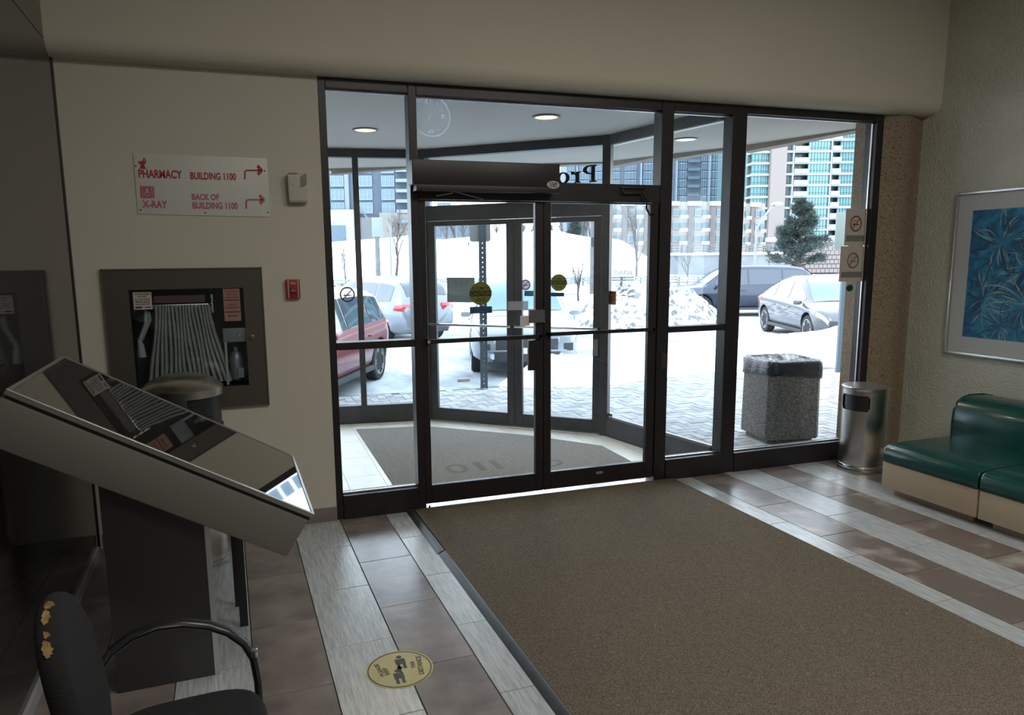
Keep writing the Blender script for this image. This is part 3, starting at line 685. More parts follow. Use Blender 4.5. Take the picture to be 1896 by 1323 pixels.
def notice(x0, y0, x1, y1, red, lines, nm, lab):
    a = hcx(x0, y0); b = hcx(x1, y1); q = MB().box(a[0], b[0], -.0135, -.011, b[1], a[1]); o = q.build(nm, PAPERB if not red else M('pink_paper', (.30, .18, .165), .8), hc); o['label'] = lab
    pr_ = MB(); Hh = a[1]-b[1]; Ww = b[0]-a[0]
    for (s_, u0, u1, v0, v1, m_) in lines:
        if s_ is None: pr_.box(a[0]+Ww*u0, a[0]+Ww*u1, -.0145, -.0134, b[1]+Hh*v0, b[1]+Hh*v1, m_)
        else:
            m2 = MB(); text_fit(m2, s_, a[0]+Ww*u0, a[0]+Ww*u1, b[1]+Hh*v0, b[1]+Hh*v1, .0, .0005, .01)
            pr_.add([(x, -.0141-z, y) for x, y, z in m2.v], m2.f, m_)
    pr_.build('print', [BLACKF, M('notice_red', (.20, .02, .03), .5)], o)
notice(246, 541, 283, 572, False, [('FOR FIRE DEPARTMENT', .06, .94, .84, .94, 0), ('USE ONLY', .25, .75, .70, .80, 0), ('IN CASE OF FIRE', .1, .9, .54, .64, 0), ('BREAK GLASS', .12, .88, .40, .5, 0), ('PULL HOSE OUT', .1, .9, .26, .36, 0), (None, .08, .45, .08, .17, 0), (None, .6, .92, .1, .15, 0)], 'white_notice', 'small white printed notice at top left of the glass')
notice(412, 530, 447, 593, True, [(None, 0, 1, .92, 1, 1), ('CLASS OF FIRE', .06, .94, .93, .98, 0), ('TO OPERATE', .1, .9, .82, .88, 1), ('PULL PIN', .2, .8, .74, .79, 1), ('AIM AT BASE', .1, .9, .66, .71, 1), (None, .05, .95, .585, .62, 1), ('CAUTION', .25, .75, .44, .5, 1), ('RECHARGE AFTER USE', .1, .9, .36, .41, 1), (None, .05, .95, .24, .28, 1), ('SERVICE', .2, .8, .12, .18, 0)], 'red_notice', 'tall red and white printed notice at top right of the glass')

# ---- left waste bin (half-dome top), beside the back wall
def waste_bin_left():
    e = empty('waste_bin', (-.43, 4.60, 0), 0, 'tall round stainless steel waste bin with domed top, behind the grey kiosk', 'trash can')
    r = .225
    MB().lathe([(r-.01, 0), (r, .01), (r, .03), (r-.006, .035), (r-.006, .84)], 48).build('body', STEEL, e, smooth=True)
    # collar with side opening
    c = MB(); n = 48
    c.lathe([(r-.015, .84), (r-.015, 1.03)], n); c.build('inner_collar', BLACK, e, smooth=True)
    hood = MB(); ring = []
    for k in range(n+1):
        a_ = 2*pi*k/n
    # steel hood wall everywhere except the opening sector facing the doors
    rings = []
    for z in (.84, 1.03):
        rings.append([(r*cos(a_), r*sin(a_), z) for a_ in [radians(-80-i*(304-76)/40.) for i in range(41)]])
    hood.loft(rings, False, False); hood.build('hood_wall', STEEL, e, smooth=True)
    MB().lathe([(r+.003, 1.03), (r+.004, 1.075), (r-.005, 1.085), (r*.8, 1.12), (r*.5, 1.148), (r*.2, 1.16), (.001, 1.162)], n).build('domed_lid', STEEL, e, smooth=True, angle=40)
    return e
waste_bin_left()
# ---- right waste bin
e = empty('waste_bin', (4.86, 4.66, 0), 0, 'round stainless steel waste bin with flat lid beside the concrete column', 'trash can')
r = .178; n = 64
MB().lathe([(r+.006, 0), (r+.008, .012), (r+.002, .03), (r+.008, .045), (r+.003, .06), (r, .062), (r, .50)], n).build('body', STEEL, e, smooth=True)
# upper wall with a wide slot: build a grid that leaves the slot open
up_ = MB(); a0 = radians(-145); slot_c = atan2(0-4.66, 0-4.86)+radians(-28); half = .74
NA = 96; zs = [.50, .515, .53, .55, .60, .63, .645, .66, .70]
vs = [(r*cos(slot_c+2*pi*k/NA), r*sin(slot_c+2*pi*k/NA), z) for z in zs for k in range(NA)]
fs = []
for j in range(len(zs)-1):
    zc = (zs[j]+zs[j+1])/2
    for k in range(NA):
        ang = 2*pi*(k+.5)/NA; ang = ang-2*pi if ang > pi else ang
        hh = .062; dz = abs(zc-.595)/hh; lim = half-(.12*max(0, dz-.5)*2)
        if .53 < zc < .665 and abs(ang) < lim: continue
        fs.append((j*NA+k, j*NA+(k+1) % NA, (j+1)*NA+(k+1) % NA, (j+1)*NA+k))
up_.add(vs, fs); up_.build('upper_wall', STEEL, e, smooth=True)
MB().lathe([(r-.012, .48), (r-.012, .698)], 48).build('liner', BLACK, e, smooth=True)
MB().lathe([(r+.002, .698), (r+.005, .704), (r+.005, .722), (r, .727), (r-.02, .728), (.001, .731)], n).build('lid', M('lid_steel', (.6, .58, .55), .3, metal=1.), e, smooth=True)

# ---- kiosk
YK = 2.9; YKB = 3.86
A0 = Vector((-.738, YK, 1.383)); D0_ = Vector((.285, YK, .786))       # near edge of the glass, tile frame
kd = empty('information_kiosk', T(-.45, 3.4, 0), TA, 'dark grey touch-screen kiosk with a long tilted glass top in front of the left wall', 'kiosk')
def kl(v): return (v[0]+.45, v[1]-3.4, v[2])
sl = (D0_-A0).normalized(); nrm = Vector((-sl.z, 0, sl.x)); Y1v = Vector((0, 1, 0))
def slab(mb, s0, s1, y0, y1, n0, n1, mi=0, taper=0.):
    vs = []
    for nn in (n0, n1):
        for yy in (y0, y1):
            for ss in (s0, s1):
                vs.append(kl(A0+sl*(ss-(taper if nn == n0 and ss == s1 else 0)+(taper*.3 if nn == n0 and ss == s0 else 0))+Y1v*(yy-YK)+nrm*nn))
    return mb.add(vs, [(0, 2, 3, 1), (4, 5, 7, 6), (0, 1, 5, 4), (2, 6, 7, 3), (0, 4, 6, 2), (1, 3, 7, 5)], mi)
Ls = (D0_-A0).length
slab(MB(), -.005, Ls-.01, YK+.004, YKB-.004, -.205, -.032, taper=.008).build('housing', KIOSK, kd, bevel=.01)
slab(MB(), .006, Ls-.008, YK+.012, YKB-.012, -.034, -.020).build('shadow_gap', BLACK, kd)
rim = MB(); q = .016
for (s0, s1, y0, y1) in ((0, Ls, YK, YK+q), (0, Ls, YKB-q, YKB), (0, q, YK+q, YKB-q), (Ls-q, Ls, YK+q, YKB-q)): slab(rim, s0, s1, y0, y1, -.020, .002)
rim.build('bezel', M('kiosk_rim', (.30, .30, .28), .3, metal=.7), kd, bevel=.002, seg=1)
slab(MB(), q, Ls-q, YK+q, YKB-q, -.018, -.001).build('screen', SCREEN, kd)
# pedestal slab with light right edge
def kz(x): # underside of housing at tile-x
    t_ = (x-A0.x)/sl.x; return A0.z+sl.z*t_-.215*nrm.z-.02
px0, px1 = -.535, -.150
ped = MB(); ped.prism([(kl((px0, 0, 0))[0], 0), (kl((px1, 0, 0))[0], 0), (kl((px1, 0, 0))[0], kz(px1)+.06), (kl((px0, 0, 0))[0], kz(px0)+.02)], -(3.2-3.4), -(3.46-3.4), mat=Matrix.Rotation(pi/2, 4, 'X'))
ped.build('pedestal', KDARK, kd, bevel=.003)
MB().box(kl((px1, 0, 0))[0], kl((px1, 0, 0))[0]+.022, -.202, -.18, 0, kz(px1)+.02).build('pedestal_edge', ALU, kd)
MB().box(kl((-.036, 0, 0))[0], kl((.003, 0, 0))[0], .205, .225, 0, kz(-.02)+.05).build('leg', BLACK, kd)
MB().box(kl((-.056, 0, 0))[0], kl((-.018, 0, 0))[0], .44, .46, 0, kz(-.04)+.05).build('leg', BLACK, kd)
MB().box(kl((-.16, 0, 0))[0], kl((.0, 0, 0))[0], .205, .225, kz(-.05)-.07, kz(-.1)+.03).build('cross_bar', BLACK, kd)

# ---- chair
ch = empty('armchair', T(-.165, 2.0, 0), TA, 'black fabric armchair with worn yellow patches on its backrest, in front of the kiosk', 'chair'); ch.scale = (1, 1, 1.075)
def superell(cx_, cy_, rx, ry, p_, n=40):
    return [(cx_+rx*math.copysign(abs(cos(2*pi*k/n))**(2/p_), cos(2*pi*k/n)), cy_+ry*math.copysign(abs(sin(2*pi*k/n))**(2/p_), sin(2*pi*k/n))) for k in range(n)]
seat = MB(); rings = []
for rz, s_ in ((.395, .90), (.40, .965), (.42, 1.0), (.445, 1.0), (.462, .965), (.468, .90)):
    rings.append([(x, y, rz+ (0.004*sin(x*6)) - .03*(x<-.0)*0) for x, y in superell(-.02, -.0, .225*s_, .235*s_, 3.6)])
seat.loft(rings); seat.build('seat', FABRIC, ch, smooth=True, angle=60)
back = MB(); rings = []
tilt = .16
def bk(y, z, off):   # backrest surface point; off = thickness direction (x)
    zz = z; return (-.262-.17*(z-.60)+off+.10*(y*y)*1.2, y, zz)
for off, s_ in ((-.030, .86), (-.026, .94), (-.014, .99), (0.0, 1.0), (.014, .99), (.026, .95), (.034, .86)):
    rings.append([bk(y, z, off) for y, z in superell(.04, .675, .168*s_, .215*s_, 2.4)])
back.loft(rings); back.build('backrest', FABRIC, ch, smooth=True, angle=60)
# torn patches along the rim of the backrest where foam shows
def patch(t0, t1, o0, o1, j):
    p_ = MB(); ell = superell(.04, .675, .170, .217, 2.4, 400); n = 14; r2 = random.Random(j); va = []; 
    for i in range(n+1):
        k = int((t0+(t1-t0)*i/n)*400) % 400; y, z = ell[k]; wv_ = sin(pi*i/n)**.5
        va.append((bk(y, z, o0*wv_+r2.uniform(-.002, .002)), bk(y, z, o1*wv_+r2.uniform(-.003, .003))))
    vs = [q for pr2 in va for q in pr2]; p_.add(vs, [(2*i, 2*i+1, 2*i+3, 2*i+2) for i in range(n)])
    o = p_.build('foam_patch', FOAM, ch); md = o.modifiers.new('s', 'SOLIDIFY'); md.thickness = .004
    o['label'] = 'torn yellow foam patch on the rim of the backrest'
patch(.262, .288, -.004, .016, 1); patch(.292, .335, -.006, .012, 2); patch(.352, .368, -.002, .012, 3); patch(.372, .408, -.008, .013, 4)
for sy in (-1, 1):
    arm = MB(); y = sy*.262
    pts = [(-.255, y*.86, .590), (-.22, y*.97, .628), (-.16, y, .660), (-.09, y, .676), (-.02, y, .672), (.05, y, .652), (.105, y, .622), (.15, y, .578), (.175, y, .525), (.184, y, .45)]
    rings = []
    for i, p in enumerate(pts):
        d = (Vector(pts[min(i+1, len(pts)-1)])-Vector(pts[max(i-1, 0)])).normalized(); sd_ = Vector((0, 1, 0)); u = d.cross(sd_).normalized()
        rings.append([Vector(p)+sd_*.021*cos(2*pi*k/12)+u*.013*sin(2*pi*k/12) for k in range(12)])
    arm.loft(rings); arm.build('armrest', M('armrest_plastic', (.015, .016, .018), .30), ch, smooth=True)
    MB().tube([(.184, y, .46), (.184, y*.98, .38), (.16, y*.93, .36), (.02, y*.93, .36)], .012, 10).build('arm_tube', BLACK, ch, smooth=True)
    MB().box(.166, .188, y-.024, y+.0, .535, .56).build('arm_cap', CHROME, ch, bevel=.004)
    MB().tube([(.16, y*.93, .37), (.19, y*.95, .0)], .0125, 10).build('leg', BLACK, ch, smooth=True)
    MB().tube([(-.18, y*.93, .37), (-.25, y*.95, .0)], .0125, 10).build('leg', BLACK, ch, smooth=True)
MB().tube([(-.18, 0, .385), (-.27, 0, .42), (-.30, 0, .55), (-.285, 0, .66)], .018, 10).build('back_bracket', BLACK, ch, smooth=True)
MB().box(-.2, .2, -.24, .24, .36, .395).build('seat_pan', BLACK, ch, bevel=.01)

# ---- entrance mat inside with rubber edge strip
MB_ = MB(); MB_.prism([(1.190, .2), (3.362, .2), (3.362, 4.852), (1.190, 4.925)], 0, .012)
mo = tag(MB_.build('carpet_mat', CARPET, bevel=.004), 'large brown ribbed carpet mat running from the inner doors across the tiles', 'mat'); mo.rotation_euler = (0, 0, TA)
rs = empty('rubber_edging', (0, 0, 0), TA, 'black rubber edging strip along the left side of the brown mat', 'edging')
def strip(y0, y1, xo):
    prf = [(1.136+xo, 0), (1.141+xo, .004), (1.158+xo, .013), (1.172+xo, .020), (1.183+xo, .020), (1.188+xo, .013), (1.188+xo, 0)]
    MB().loft([[(x, y, z) for x, z in prf] for y in (y0, y1)]).build('strip', RUBBER, rs, smooth=True, angle=60)
strip(4.105, 4.93, -.006); strip(.2, 4.095, 0.0)
r3 = random.Random(11)
cr_ = MB()
for i in range(90):
    x = r3.uniform(1.25, 3.3); y = r3.uniform(1.6, 4.85); s_ = r3.uniform(.0012, .0032)
    cr_.add([(x+s_*r3.uniform(.6, 1), y, .012), (x, y+s_, .0125), (x-s_, y, .012), (x, y-s_*r3.uniform(.6, 1), .012), (x, y, .014+s_)], [(0, 1, 4), (1, 2, 4), (2, 3, 4), (3, 0, 4)])
o = tag(cr_.build('crumbs', M('salt_grit', (.5, .49, .45), .8)), 'scattered grains of pale grit on the brown mat', 'grit', kind='stuff'); o.rotation_euler = (0, 0, TA)
# ---- floor decal
dc = empty('floor_decal', (.528, 2.965, .0003), 0, 'round yellow distancing sticker on the floor tiles', 'sticker')
k = MB(); disc(k, 0, 0, .150, .0006, .0004, 56); k.build('disc', M('decal_yellow', (.42, .36, .13), .5, var=.08, scale=14), dc)
k = MB(); ring2(k, 0, 0, .138, .143, .0014, .0004, 56)
# two figures and an arrow between, written words either side; decal reads from the left
def fig(cx_, sgn):
    y0 = 0
    disc(k, cx_+.045*sgn, y0, .013, .0014, .0004, 16)
    for pts in ([(-.022, -.028), (.026, -.028), (.026, .028), (-.022, .028)],): k.prism([(cx_+p[0]*1*sgn, p[1]*.8) for p in pts][::(1 if sgn > 0 else -1)], .001, .0018)
    for yy in (-.013, .013): k.prism([(cx_-.022*sgn, yy-.007), (cx_-.022*sgn, yy+.007), (cx_-.065*sgn, yy+.007), (cx_-.065*sgn, yy-.007)][::(-1 if sgn > 0 else 1)], .001, .0018)
def addT(s, cx_, cy_, ln, ht, ang):
    m2 = MB(); text_fit(m2, s, -ln/2, ln/2, -ht/2, ht/2, .0014, .0004, .02); c_, s_ = cos(ang), sin(ang)
    k.add([(cx_+x*c_-y*s_, cy_+x*s_+y*c_, z) for x, y, z in m2.v], m2.f)
for q, sg_ in ((.055, 1), (-.055, -1)):
    b0 = len(k.v); fig(0, 1)
    for i in range(b0, len(k.v)):
        x, y, z = k.v[i]; k.v[i] = ((y)*1.0+ (0)+ .0 + q*.25, x*.9+q*1.0+.0, z)
addT('PLEASE', -.088, .02, .105, .020, radians(98)); addT('KEEP', -.062, .0, .06, .018, radians(96))
addT('YOUR', .062, .012, .055, .018, radians(86)); addT('DISTANCE', .092, .0, .150, .024, radians(84))
k.prism([(-.006, -.03), (.006, -.03), (.006, .0), (.016, .0), (0, .026), (-.016, .0), (-.006, .0)], .001, .0018)
o = k.build('print', M('decal_print', (.035, .03, .02), .6), dc)

# ---- picture on the right wall
pc = empty('framed_picture', (0, 0, 0), 0, 'framed blue palm-like abstract print with white mat on the right wall', 'picture')
pc.matrix_world = Matrix.Translation(T(5.7778, 4.388, 1.65)) @ Matrix((Vector((ST, -CT, 0)), Vector((0, 0, 1)), Vector((-CT, -ST, 0)))).transposed().to_4x4()
pw, phh = 1.50, .675       # local x runs towards the camera, from the far edge
MB().box(0, pw, -phh, phh-.01, 0, .012).build('backing_board', BLACK, pc)
fr = MB(); q = .022
for (xa, xb, ya, yb) in ((0, pw, -phh, -phh+q), (0, pw, phh-q-.01, phh-.01), (0, q, -phh+q, phh-q-.01), (pw-q, pw, -phh+q, phh-q-.01)): fr.box(xa, xb, ya, yb, 0, .035)
fr.build('frame', M('silver_frame', (.50, .49, .46), .3, metal=.8), pc, bevel=.004)
MB().box(q, pw-q, -phh+q, phh-q-.01, .012, .018).build('mat_board', M('mat_board_white', (.42, .41, .39), .7), pc)
art = MB().box(.145, pw-.145, -.52, .51, .018, .020)
am, an, ap, ao = new_mat('blue_wash'); MATS['blue_wash'] = am
t = an.nodes.new('ShaderNodeTexCoord'); n1 = an.nodes.new('ShaderNodeTexNoise'); n1.inputs['Scale'].default_value = 5; n1.inputs['Detail'].default_value = 9; n1.inputs['Distortion'].default_value = 1.8
an.links.new(t.outputs['Object'], n1.inputs[0]); r_ = an.nodes.new('ShaderNodeValToRGB'); e_ = r_.color_ramp.elements
e_[0].position = .25; e_[0].color = (.004, .025, .075, 1); e_[1].position = .75; e_[1].color = (.16, .30, .34, 1)
for p_, c_ in ((.42, (.006, .085, .20)), (.52, (.008, .15, .27)), (.62, (.03, .22, .33))): z_ = e_.new(p_); z_.color = (*c_, 1)
an.links.new(n1.outputs[0], r_.inputs[0]); an.links.new(r_.outputs[0], ap.inputs['Base Color']); ap.inputs['Roughness'].default_value = .6
art.build('print', am, pc)
strokes = [MB() for _ in range(4)]; r4 = random.Random(5)
def stroke(mb, x, y, ang, ln, w_, curv):
    pts = []; n = 7
    for i in range(n+1):
        pts.append((x, y)); x += cos(ang)*ln/n; y += sin(ang)*ln/n; ang += curv/n
    vs = []
    for i, p in enumerate(pts):
        q = pts[min(i+1, n)] if i < n else p; o_ = pts[max(i-1, 0)]; dx, dy = q[0]-o_[0], q[1]-o_[1]; l_ = hypot(dx, dy) or 1
        ww = w_*sin(pi*min(.97, max(.06, i/n)))
        vs += [(p[0]-dy/l_*ww, p[1]+dx/l_*ww, 0), (p[0]+dy/l_*ww, p[1]-dx/l_*ww, 0)]
    vs = [(min(max(a_, .15), pw-.15), min(max(b_, -.515), .505), .0212+mb_z) for a_, b_, _ in vs]
    mb.add(vs, [(2*i, 2*i+1, 2*i+3, 2*i+2) for i in range(n)])
for cx_, cy_, nn, ll in ((.40, .25, 70, .30), (.62, .05, 50, .24), (.30, -.20, 60, .22), (.62, -.22, 70, .34), (.95, .28, 60, .3), (1.15, -.2, 70, .3), (.45, -.42, 40, .2), (.85, .0, 50, .26)):
    for i in range(nn):
        k_ = r4.randrange(4); mb_z = .0002*k_+.00005*r4.random(); a_ = r4.uniform(0, 2*pi)
        d_ = r4.uniform(.01, .10); stroke(strokes[k_], cx_+cos(a_)*d_, cy_+sin(a_)*d_, a_+r4.uniform(-.3, .3), r4.uniform(.4, 1)*ll, r4.uniform(.002, .007), r4.uniform(-1.6, 1.6))
for mb_, c_, nm in zip(strokes, [(.005, .03, .09), (.01, .13, .25), (.20, .32, .34), (.03, .06, .08)], ['navy', 'teal', 'pale', 'slate']):
    mb_.build('brush_strokes', M('brush_'+nm, c_, .6), pc, fix=False)['kind'] = 'stuff'


# ---- benches along the right wall
def bench(yb, ya, label, first):
    e = empty('bench_seat', T(4.62, ya, 0), TA, label, 'bench', 'green waiting-area seats along the right wall')
    ln = yb-ya; dp = 5.765-4.62
    MB().box(.07, dp-.02, .06, ln-.06, 0, .065).build('plinth', M('plinth_beige', (.30, .23, .16), .5), e, bevel=.003)
    MB().box(0, dp, 0, ln, .06, .255).build('base', LAMIN, e, bevel=.006)
    s_ = MB(); n = 12
    prf = [(.0, .258), (-.012, .27), (-.014, .33), (.0, .365), (.03, .385), (.2, .395), (.5, .392), (dp-.40, .388), (dp-.40, .258)]
    s_.loft([[(x, y, z-dz) for x, z in prf] for y, dz in ((.0, .0), (ln, .0))]); s_.build('seat_cushion', GREEN, e, bevel=.016, seg=3)
    b2 = MB(); xb = dp-.44
    prf = [(xb, .30), (xb-.005, .5), (xb+.005, .60), (xb+.04, .66), (xb+.09, .69), (xb+.16, .705), (xb+.32, .70), (dp-.005, .68), (dp-.005, .26), (xb, .26)]
    b2.loft([[(x, y, z) for x, z in prf] for y in (.0, ln)]); b2.build('back_cushion', GREEN, e, bevel=.02, seg=3)
    pp_ = MB(); 
    pp_.tube([(x-.002, ln-.004, z+.002) for x, z in prf[:8]], .005, 6); pp_.build('piping', GREEN, e, smooth=True)
    return e
bench(3.945, 3.20, 'green vinyl bench seat on beige base nearest to the steel waste bin', True)
bench(3.185, 2.44, 'green vinyl bench seat cut by the right edge of the photo', False)
bench(2.425, 1.68, 'green vinyl bench seat, third along the right wall, outside the photo', False)

# ================================================================== STICKERS AND SIGNS ON THE GLASS
def decal_root(name, origin, u, label, cat='sticker', group=None, v=(0, 0, 1)):
    e = empty(name, (0, 0, 0), 0, label, cat, group); return frame(e, origin, u, v)
def no_smoking(mb_ring, mb_cig, r, asp=1., z=.0012):
    ring2(mb_ring, 0, 0, r*.82, r, z, .0005, 44, asp=asp)
    a_ = radians(45); d_ = (cos(a_)*r*.85*asp, sin(a_)*r*.85); mb_ring.bar((-d_[0], -d_[1], z), (d_[0], d_[1], z), r*.13, .001)
    mb_cig.box(-r*.5*asp, r*.35*asp, -r*.18, -r*.03, z-.0015, z-.0007); mb_cig.box(r*.40*asp, r*.55*asp, -r*.18, -r*.03, z-.0015, z-.0007)
    mb_cig.tube([(-r*.45*asp, r*.02, z-.001), (-r*.25*asp, r*.18, z-.001), (-r*.4*asp, r*.32, z-.001), (-r*.15*asp, r*.5, z-.001), (r*.0, r*.42, z-.001), (-r*.08, r*.25, z-.001)], r*.028, 4)
def in_plane(px, py, K_, e, off=0.):
    """pixel to local coordinates of a vestibule segment"""
    az = e.rotation_euler.z; d = Vector((cos(az), sin(az), 0)); n_ = Vector((-sin(az), cos(az), 0)); o0 = Vector((e.location.x, e.location.y, 0))+n_*off
    rr_ = ray(px, py); t_ = (o0.dot(n_)-Vector((0, 0, HC)).dot(n_))/rr_.dot(n_); p = Vector((0, 0, HC))+rr_*t_
    return p, d
# inner left leaf caution sticker
p = on_y(890, 543, YS+.028); cs = decal_root('caution_sticker', p, (1, 0, 0), 'round yellow AUTOMATIC CAUTION DOOR sticker on the left inner door glass')
def caution(root, r):
    m1 = MB(); disc(m1, 0, 0, r, 0, .0004); m1.build('disc', YELLOW, root)
    m2 = MB(); h_ = r*.24; xs = (r*r-h_*h_)**.5; arc = [(r*cos(t_), r*sin(t_)) for t_ in [-.242+.484*i/6 for i in range(7)]]; arc2 = [(-x, y) for x, y in arc[::-1]]
    m2.prism(arc+[(x, y) for x, y in [(-a_, b_) for a_, b_ in arc][::-1]], .0005, .001); text_fit(m2, 'AUTOMATIC', -r*.8, r*.8, r*.34, r*.58, .0008, .0004, .01); text_fit(m2, 'DOOR', -r*.4, r*.42, -r*.68, -r*.40, .0008, .0004, .01); m2.build('print', BLACKF, root)
    m3 = MB(); text_fit(m3, 'CAUTION', -r*.88, r*.88, -r*.17, r*.17, .0013, .0003, .015); m3.build('caution_lettering', YELLOW, root)
caution(cs, .0835)
a = on_y(870, 568, YS+.028); b = on_y(911, 579, YS+.028)
bs = decal_root('blue_sticker', (a+b)/2, (1, 0, 0), 'blue ACTIVATE SWITCH strip below the yellow sticker on the left inner door')
ww, hh = (b.x-a.x)/2, (a.z-b.z)/2
MB().box(-ww, ww, -hh, hh, 0, .0006).build('strip', BLUEF, bs); m2 = MB(); text_fit(m2, 'ACTIVATE SWITCH', -ww*.9, ww*.9, hh*.1, hh*.7, .001, .0003); text_fit(m2, 'TO OPERATE', -ww*.6, ww*.6, -hh*.7, -hh*.1, .001, .0003); m2.build('print', M('print_lightblue', (.10, .2, .3), .6), bs)
# outer right leaf caution
p, dd = in_plane(1034.5, 523, K1, e6, .035); cs2 = decal_root('caution_sticker', p, dd, 'smaller round yellow CAUTION sticker on the right outer vestibule door')
caution(cs2, .088)
p, dd = in_plane(1030, 545, K1, e6, .035); bs2 = decal_root('blue_sticker', p, dd, 'blue strip below the yellow sticker on the right outer vestibule door')
MB().box(-.085, .085, -.02, .02, 0, .0006).build('strip', BLUEF, bs2)
p, dd = in_plane(973, 527, K1, e6, .035); ns = decal_root('no_smoking_sticker', p, dd, 'tiny round red no-smoking sticker on the right outer vestibule door')
m1, m2 = MB(), MB(); no_smoking(m1, m2, .052); m1.build('ring', M('nosmoke_red', (.35, .05, .06), .5), ns); m2.build('cigarette', BLACKF, ns); m3 = MB(); disc(m3, 0, 0, .058, -.0015, .0005); m3.build('disc', film_mat('disc_white', (.6, .6, .62), .6), ns)
p, dd = in_plane(980, 543, K1, e6, .035); bs3 = decal_root('blue_sticker', p, dd, 'little blue notice under the tiny no-smoking sticker on the outer door')
MB().box(-.055, .055, -.028, .028, 0, .0006).build('strip', film_mat('blue_faded', (.02, .10, .20), .85), bs3)
# mask poster outer left leaf
p, dd = in_plane(853.5, 536.5, K1, e6, .035); mk = decal_root('mask_poster', p, dd, 'grey face-mask notice on the left outer vestibule door', 'poster')
MB().box(-.17, .165, -.135, .135, 0, .0008).build('sheet', GREYF, mk)
m1 = MB(); ring2(m1, 0, .052, .036, .041, .0014, .0004, 30, asp=1.1)
for z_ in (-.012, 0., .012): m1.tube([(-.032, .045+z_, .0014), (0, .057+z_, .0014), (.032, .045+z_, .0014)], .002, 4)
m1.tube([(-.04, .06, .0014), (-.075, .095, .0014), (-.06, .03, .0014), (-.035, .03, .0014)], .002, 4); m1.tube([(.04, .06, .0014), (.075, .095, .0014), (.06, .03, .0014), (.035, .03, .0014)], .002, 4)
for s_, a_, b_ in (('FACE COVERINGS', -.012, -.034), ('ARE REQUIRED', -.044, -.064), ('IN THIS BUILDING', -.074, -.092)): text_fit(m1, s_, -.145, .145, b_, a_, .0014, .0003)
m1.box(-.145, .145, -.115, -.112, .001, .0018); m1.build('print', M('poster_print', (.20, .25, .26), .6), mk)
# paper with mirrored writing and the orange sticker on the window beside the doors
p, dd = in_plane(1153, 521, K2, e7, .045); en = decal_root('paper_notice', p, dd, 'see-through white notice with reversed black words on the window right of the outer doors', 'notice')
m1 = MB(); 
for s_, a_, b_, w_ in (('ENTRANCE', .105, .062, .16), ('OF', .045, .010, .045), ('BUILDING', -.012, -.055, .12), ('please use other', -.075, -.10, .14), ('door when closed', -.12, -.145, .13)): text_fit(m1, s_, -w_/1.2, w_/1.2, b_, a_, .0012, .0003, 0, mirror=True)
m1.build('print', M('print_grey', (.12, .12, .13), .6), en); MB().box(-.16, .16, -.17, .13, 0, .0005).build('sheet', WHITEF, en)
p, dd = in_plane(1133, 551, K2, e7, .045); og = decal_root('orange_sticker', p, dd, 'small square orange sticker on the window beside the outer doors')
MB().box(-.065, .065, -.068, .068, 0, .0008).build('sheet', ORANGE, og); m1 = MB(); m1.box(-.055, .055, .035, .055, .001, .0015); text_fit(m1, 'NOTICE', -.05, .05, -.03, .02, .0012, .0003); m1.build('print', M('orange_print', (.09, .035, .008), .6), og)
p, dd = in_plane(1128, 773, K2, e7, .045); bl_ = decal_root('paper_scrap', p, dd, 'small yellowed paper scrap low on the window by the outer doors', 'paper')
MB().box(-.05, .05, -.045, .045, 0, .0008).build('sheet', M('old_paper', (.25, .22, .12), .8), bl_)
# no-smoking on window_1
p = on_y(643, 545, GY-.001); ns = decal_root('no_smoking_sticker', p, (1, 0, 0), 'round black and red no-smoking sticker on the narrow left window')
m1, m2 = MB(), MB(); no_smoking(m1, m2, .052, .98); m1.build('ring', M('nosmoke_dark', (.10, .035, .06), .5), ns); m2.build('cigarette', BLACKF, ns)
# two no-smoking sheets on the tall right window
for (xa, ya, xb, yb, rr_, cc, mat_, lab) in ((1567, 386, 1601, 454, .068, (.30, .055, .05), PAPERB, 'no-smoking sheet on the tall right window, upper of two'), (1557, 456, 1600, 520, .068, (.25, .12, .10), PAPERB, 'faded no-smoking sheet on the tall right window, lower of two')):
    a = on_y(xa, ya, GY-.002); b = on_y(xb, yb, GY-.002); c = (a+b)/2
    ns = decal_root('no_smoking_sheet', c, (1, 0, 0), lab, 'notice'); hw, hh = (b.x-a.x)/2, (a.z-b.z)/2
    MB().box(-hw, hw, -hh, hh, -.001, 0).build('sheet', mat_, ns)
    m1, m2 = MB(), MB(); no_smoking(m1, m2, rr_, .93, .002); 
    for mb_ in (m1, m2): mb_.v = [(x, y+.03, z) for x, y, z in mb_.v]
    m1.build('ring', M('ring_%.2f' % cc[1], cc, .5), ns); m2.build('cigarette', M('cig_%.2f' % cc[1], (.05, .04, .04) if cc[1] < .1 else cc, .6), ns)
    MB().box(-hw*.85, hw*.85, -hh*.78, -hh*.45, .0, .001).build('caption_panel', M('caption_grey', (.20, .19, .18), .7), ns)
p = on_y(1573, 533, GY-.002); gs = decal_root('green_sticker', p, (1, 0, 0), 'small oval dark green sticker below the no-smoking sheets')
m1 = MB(); disc(m1, 0, 0, .040, 0, .0006, ry=.030); m1.build('disc', M('green_dark', (.01, .045, .035), .5), gs); m2 = MB(); text_fit(m2, 'ADT', -.018, .018, -.007, .007, .001, .0003) if False else ring2(m2, 0, 0, .024, .026, .001, .0003, 30, asp=1.3); m2.build('print', M('green_light', (.2, .3, .27), .5), gs)
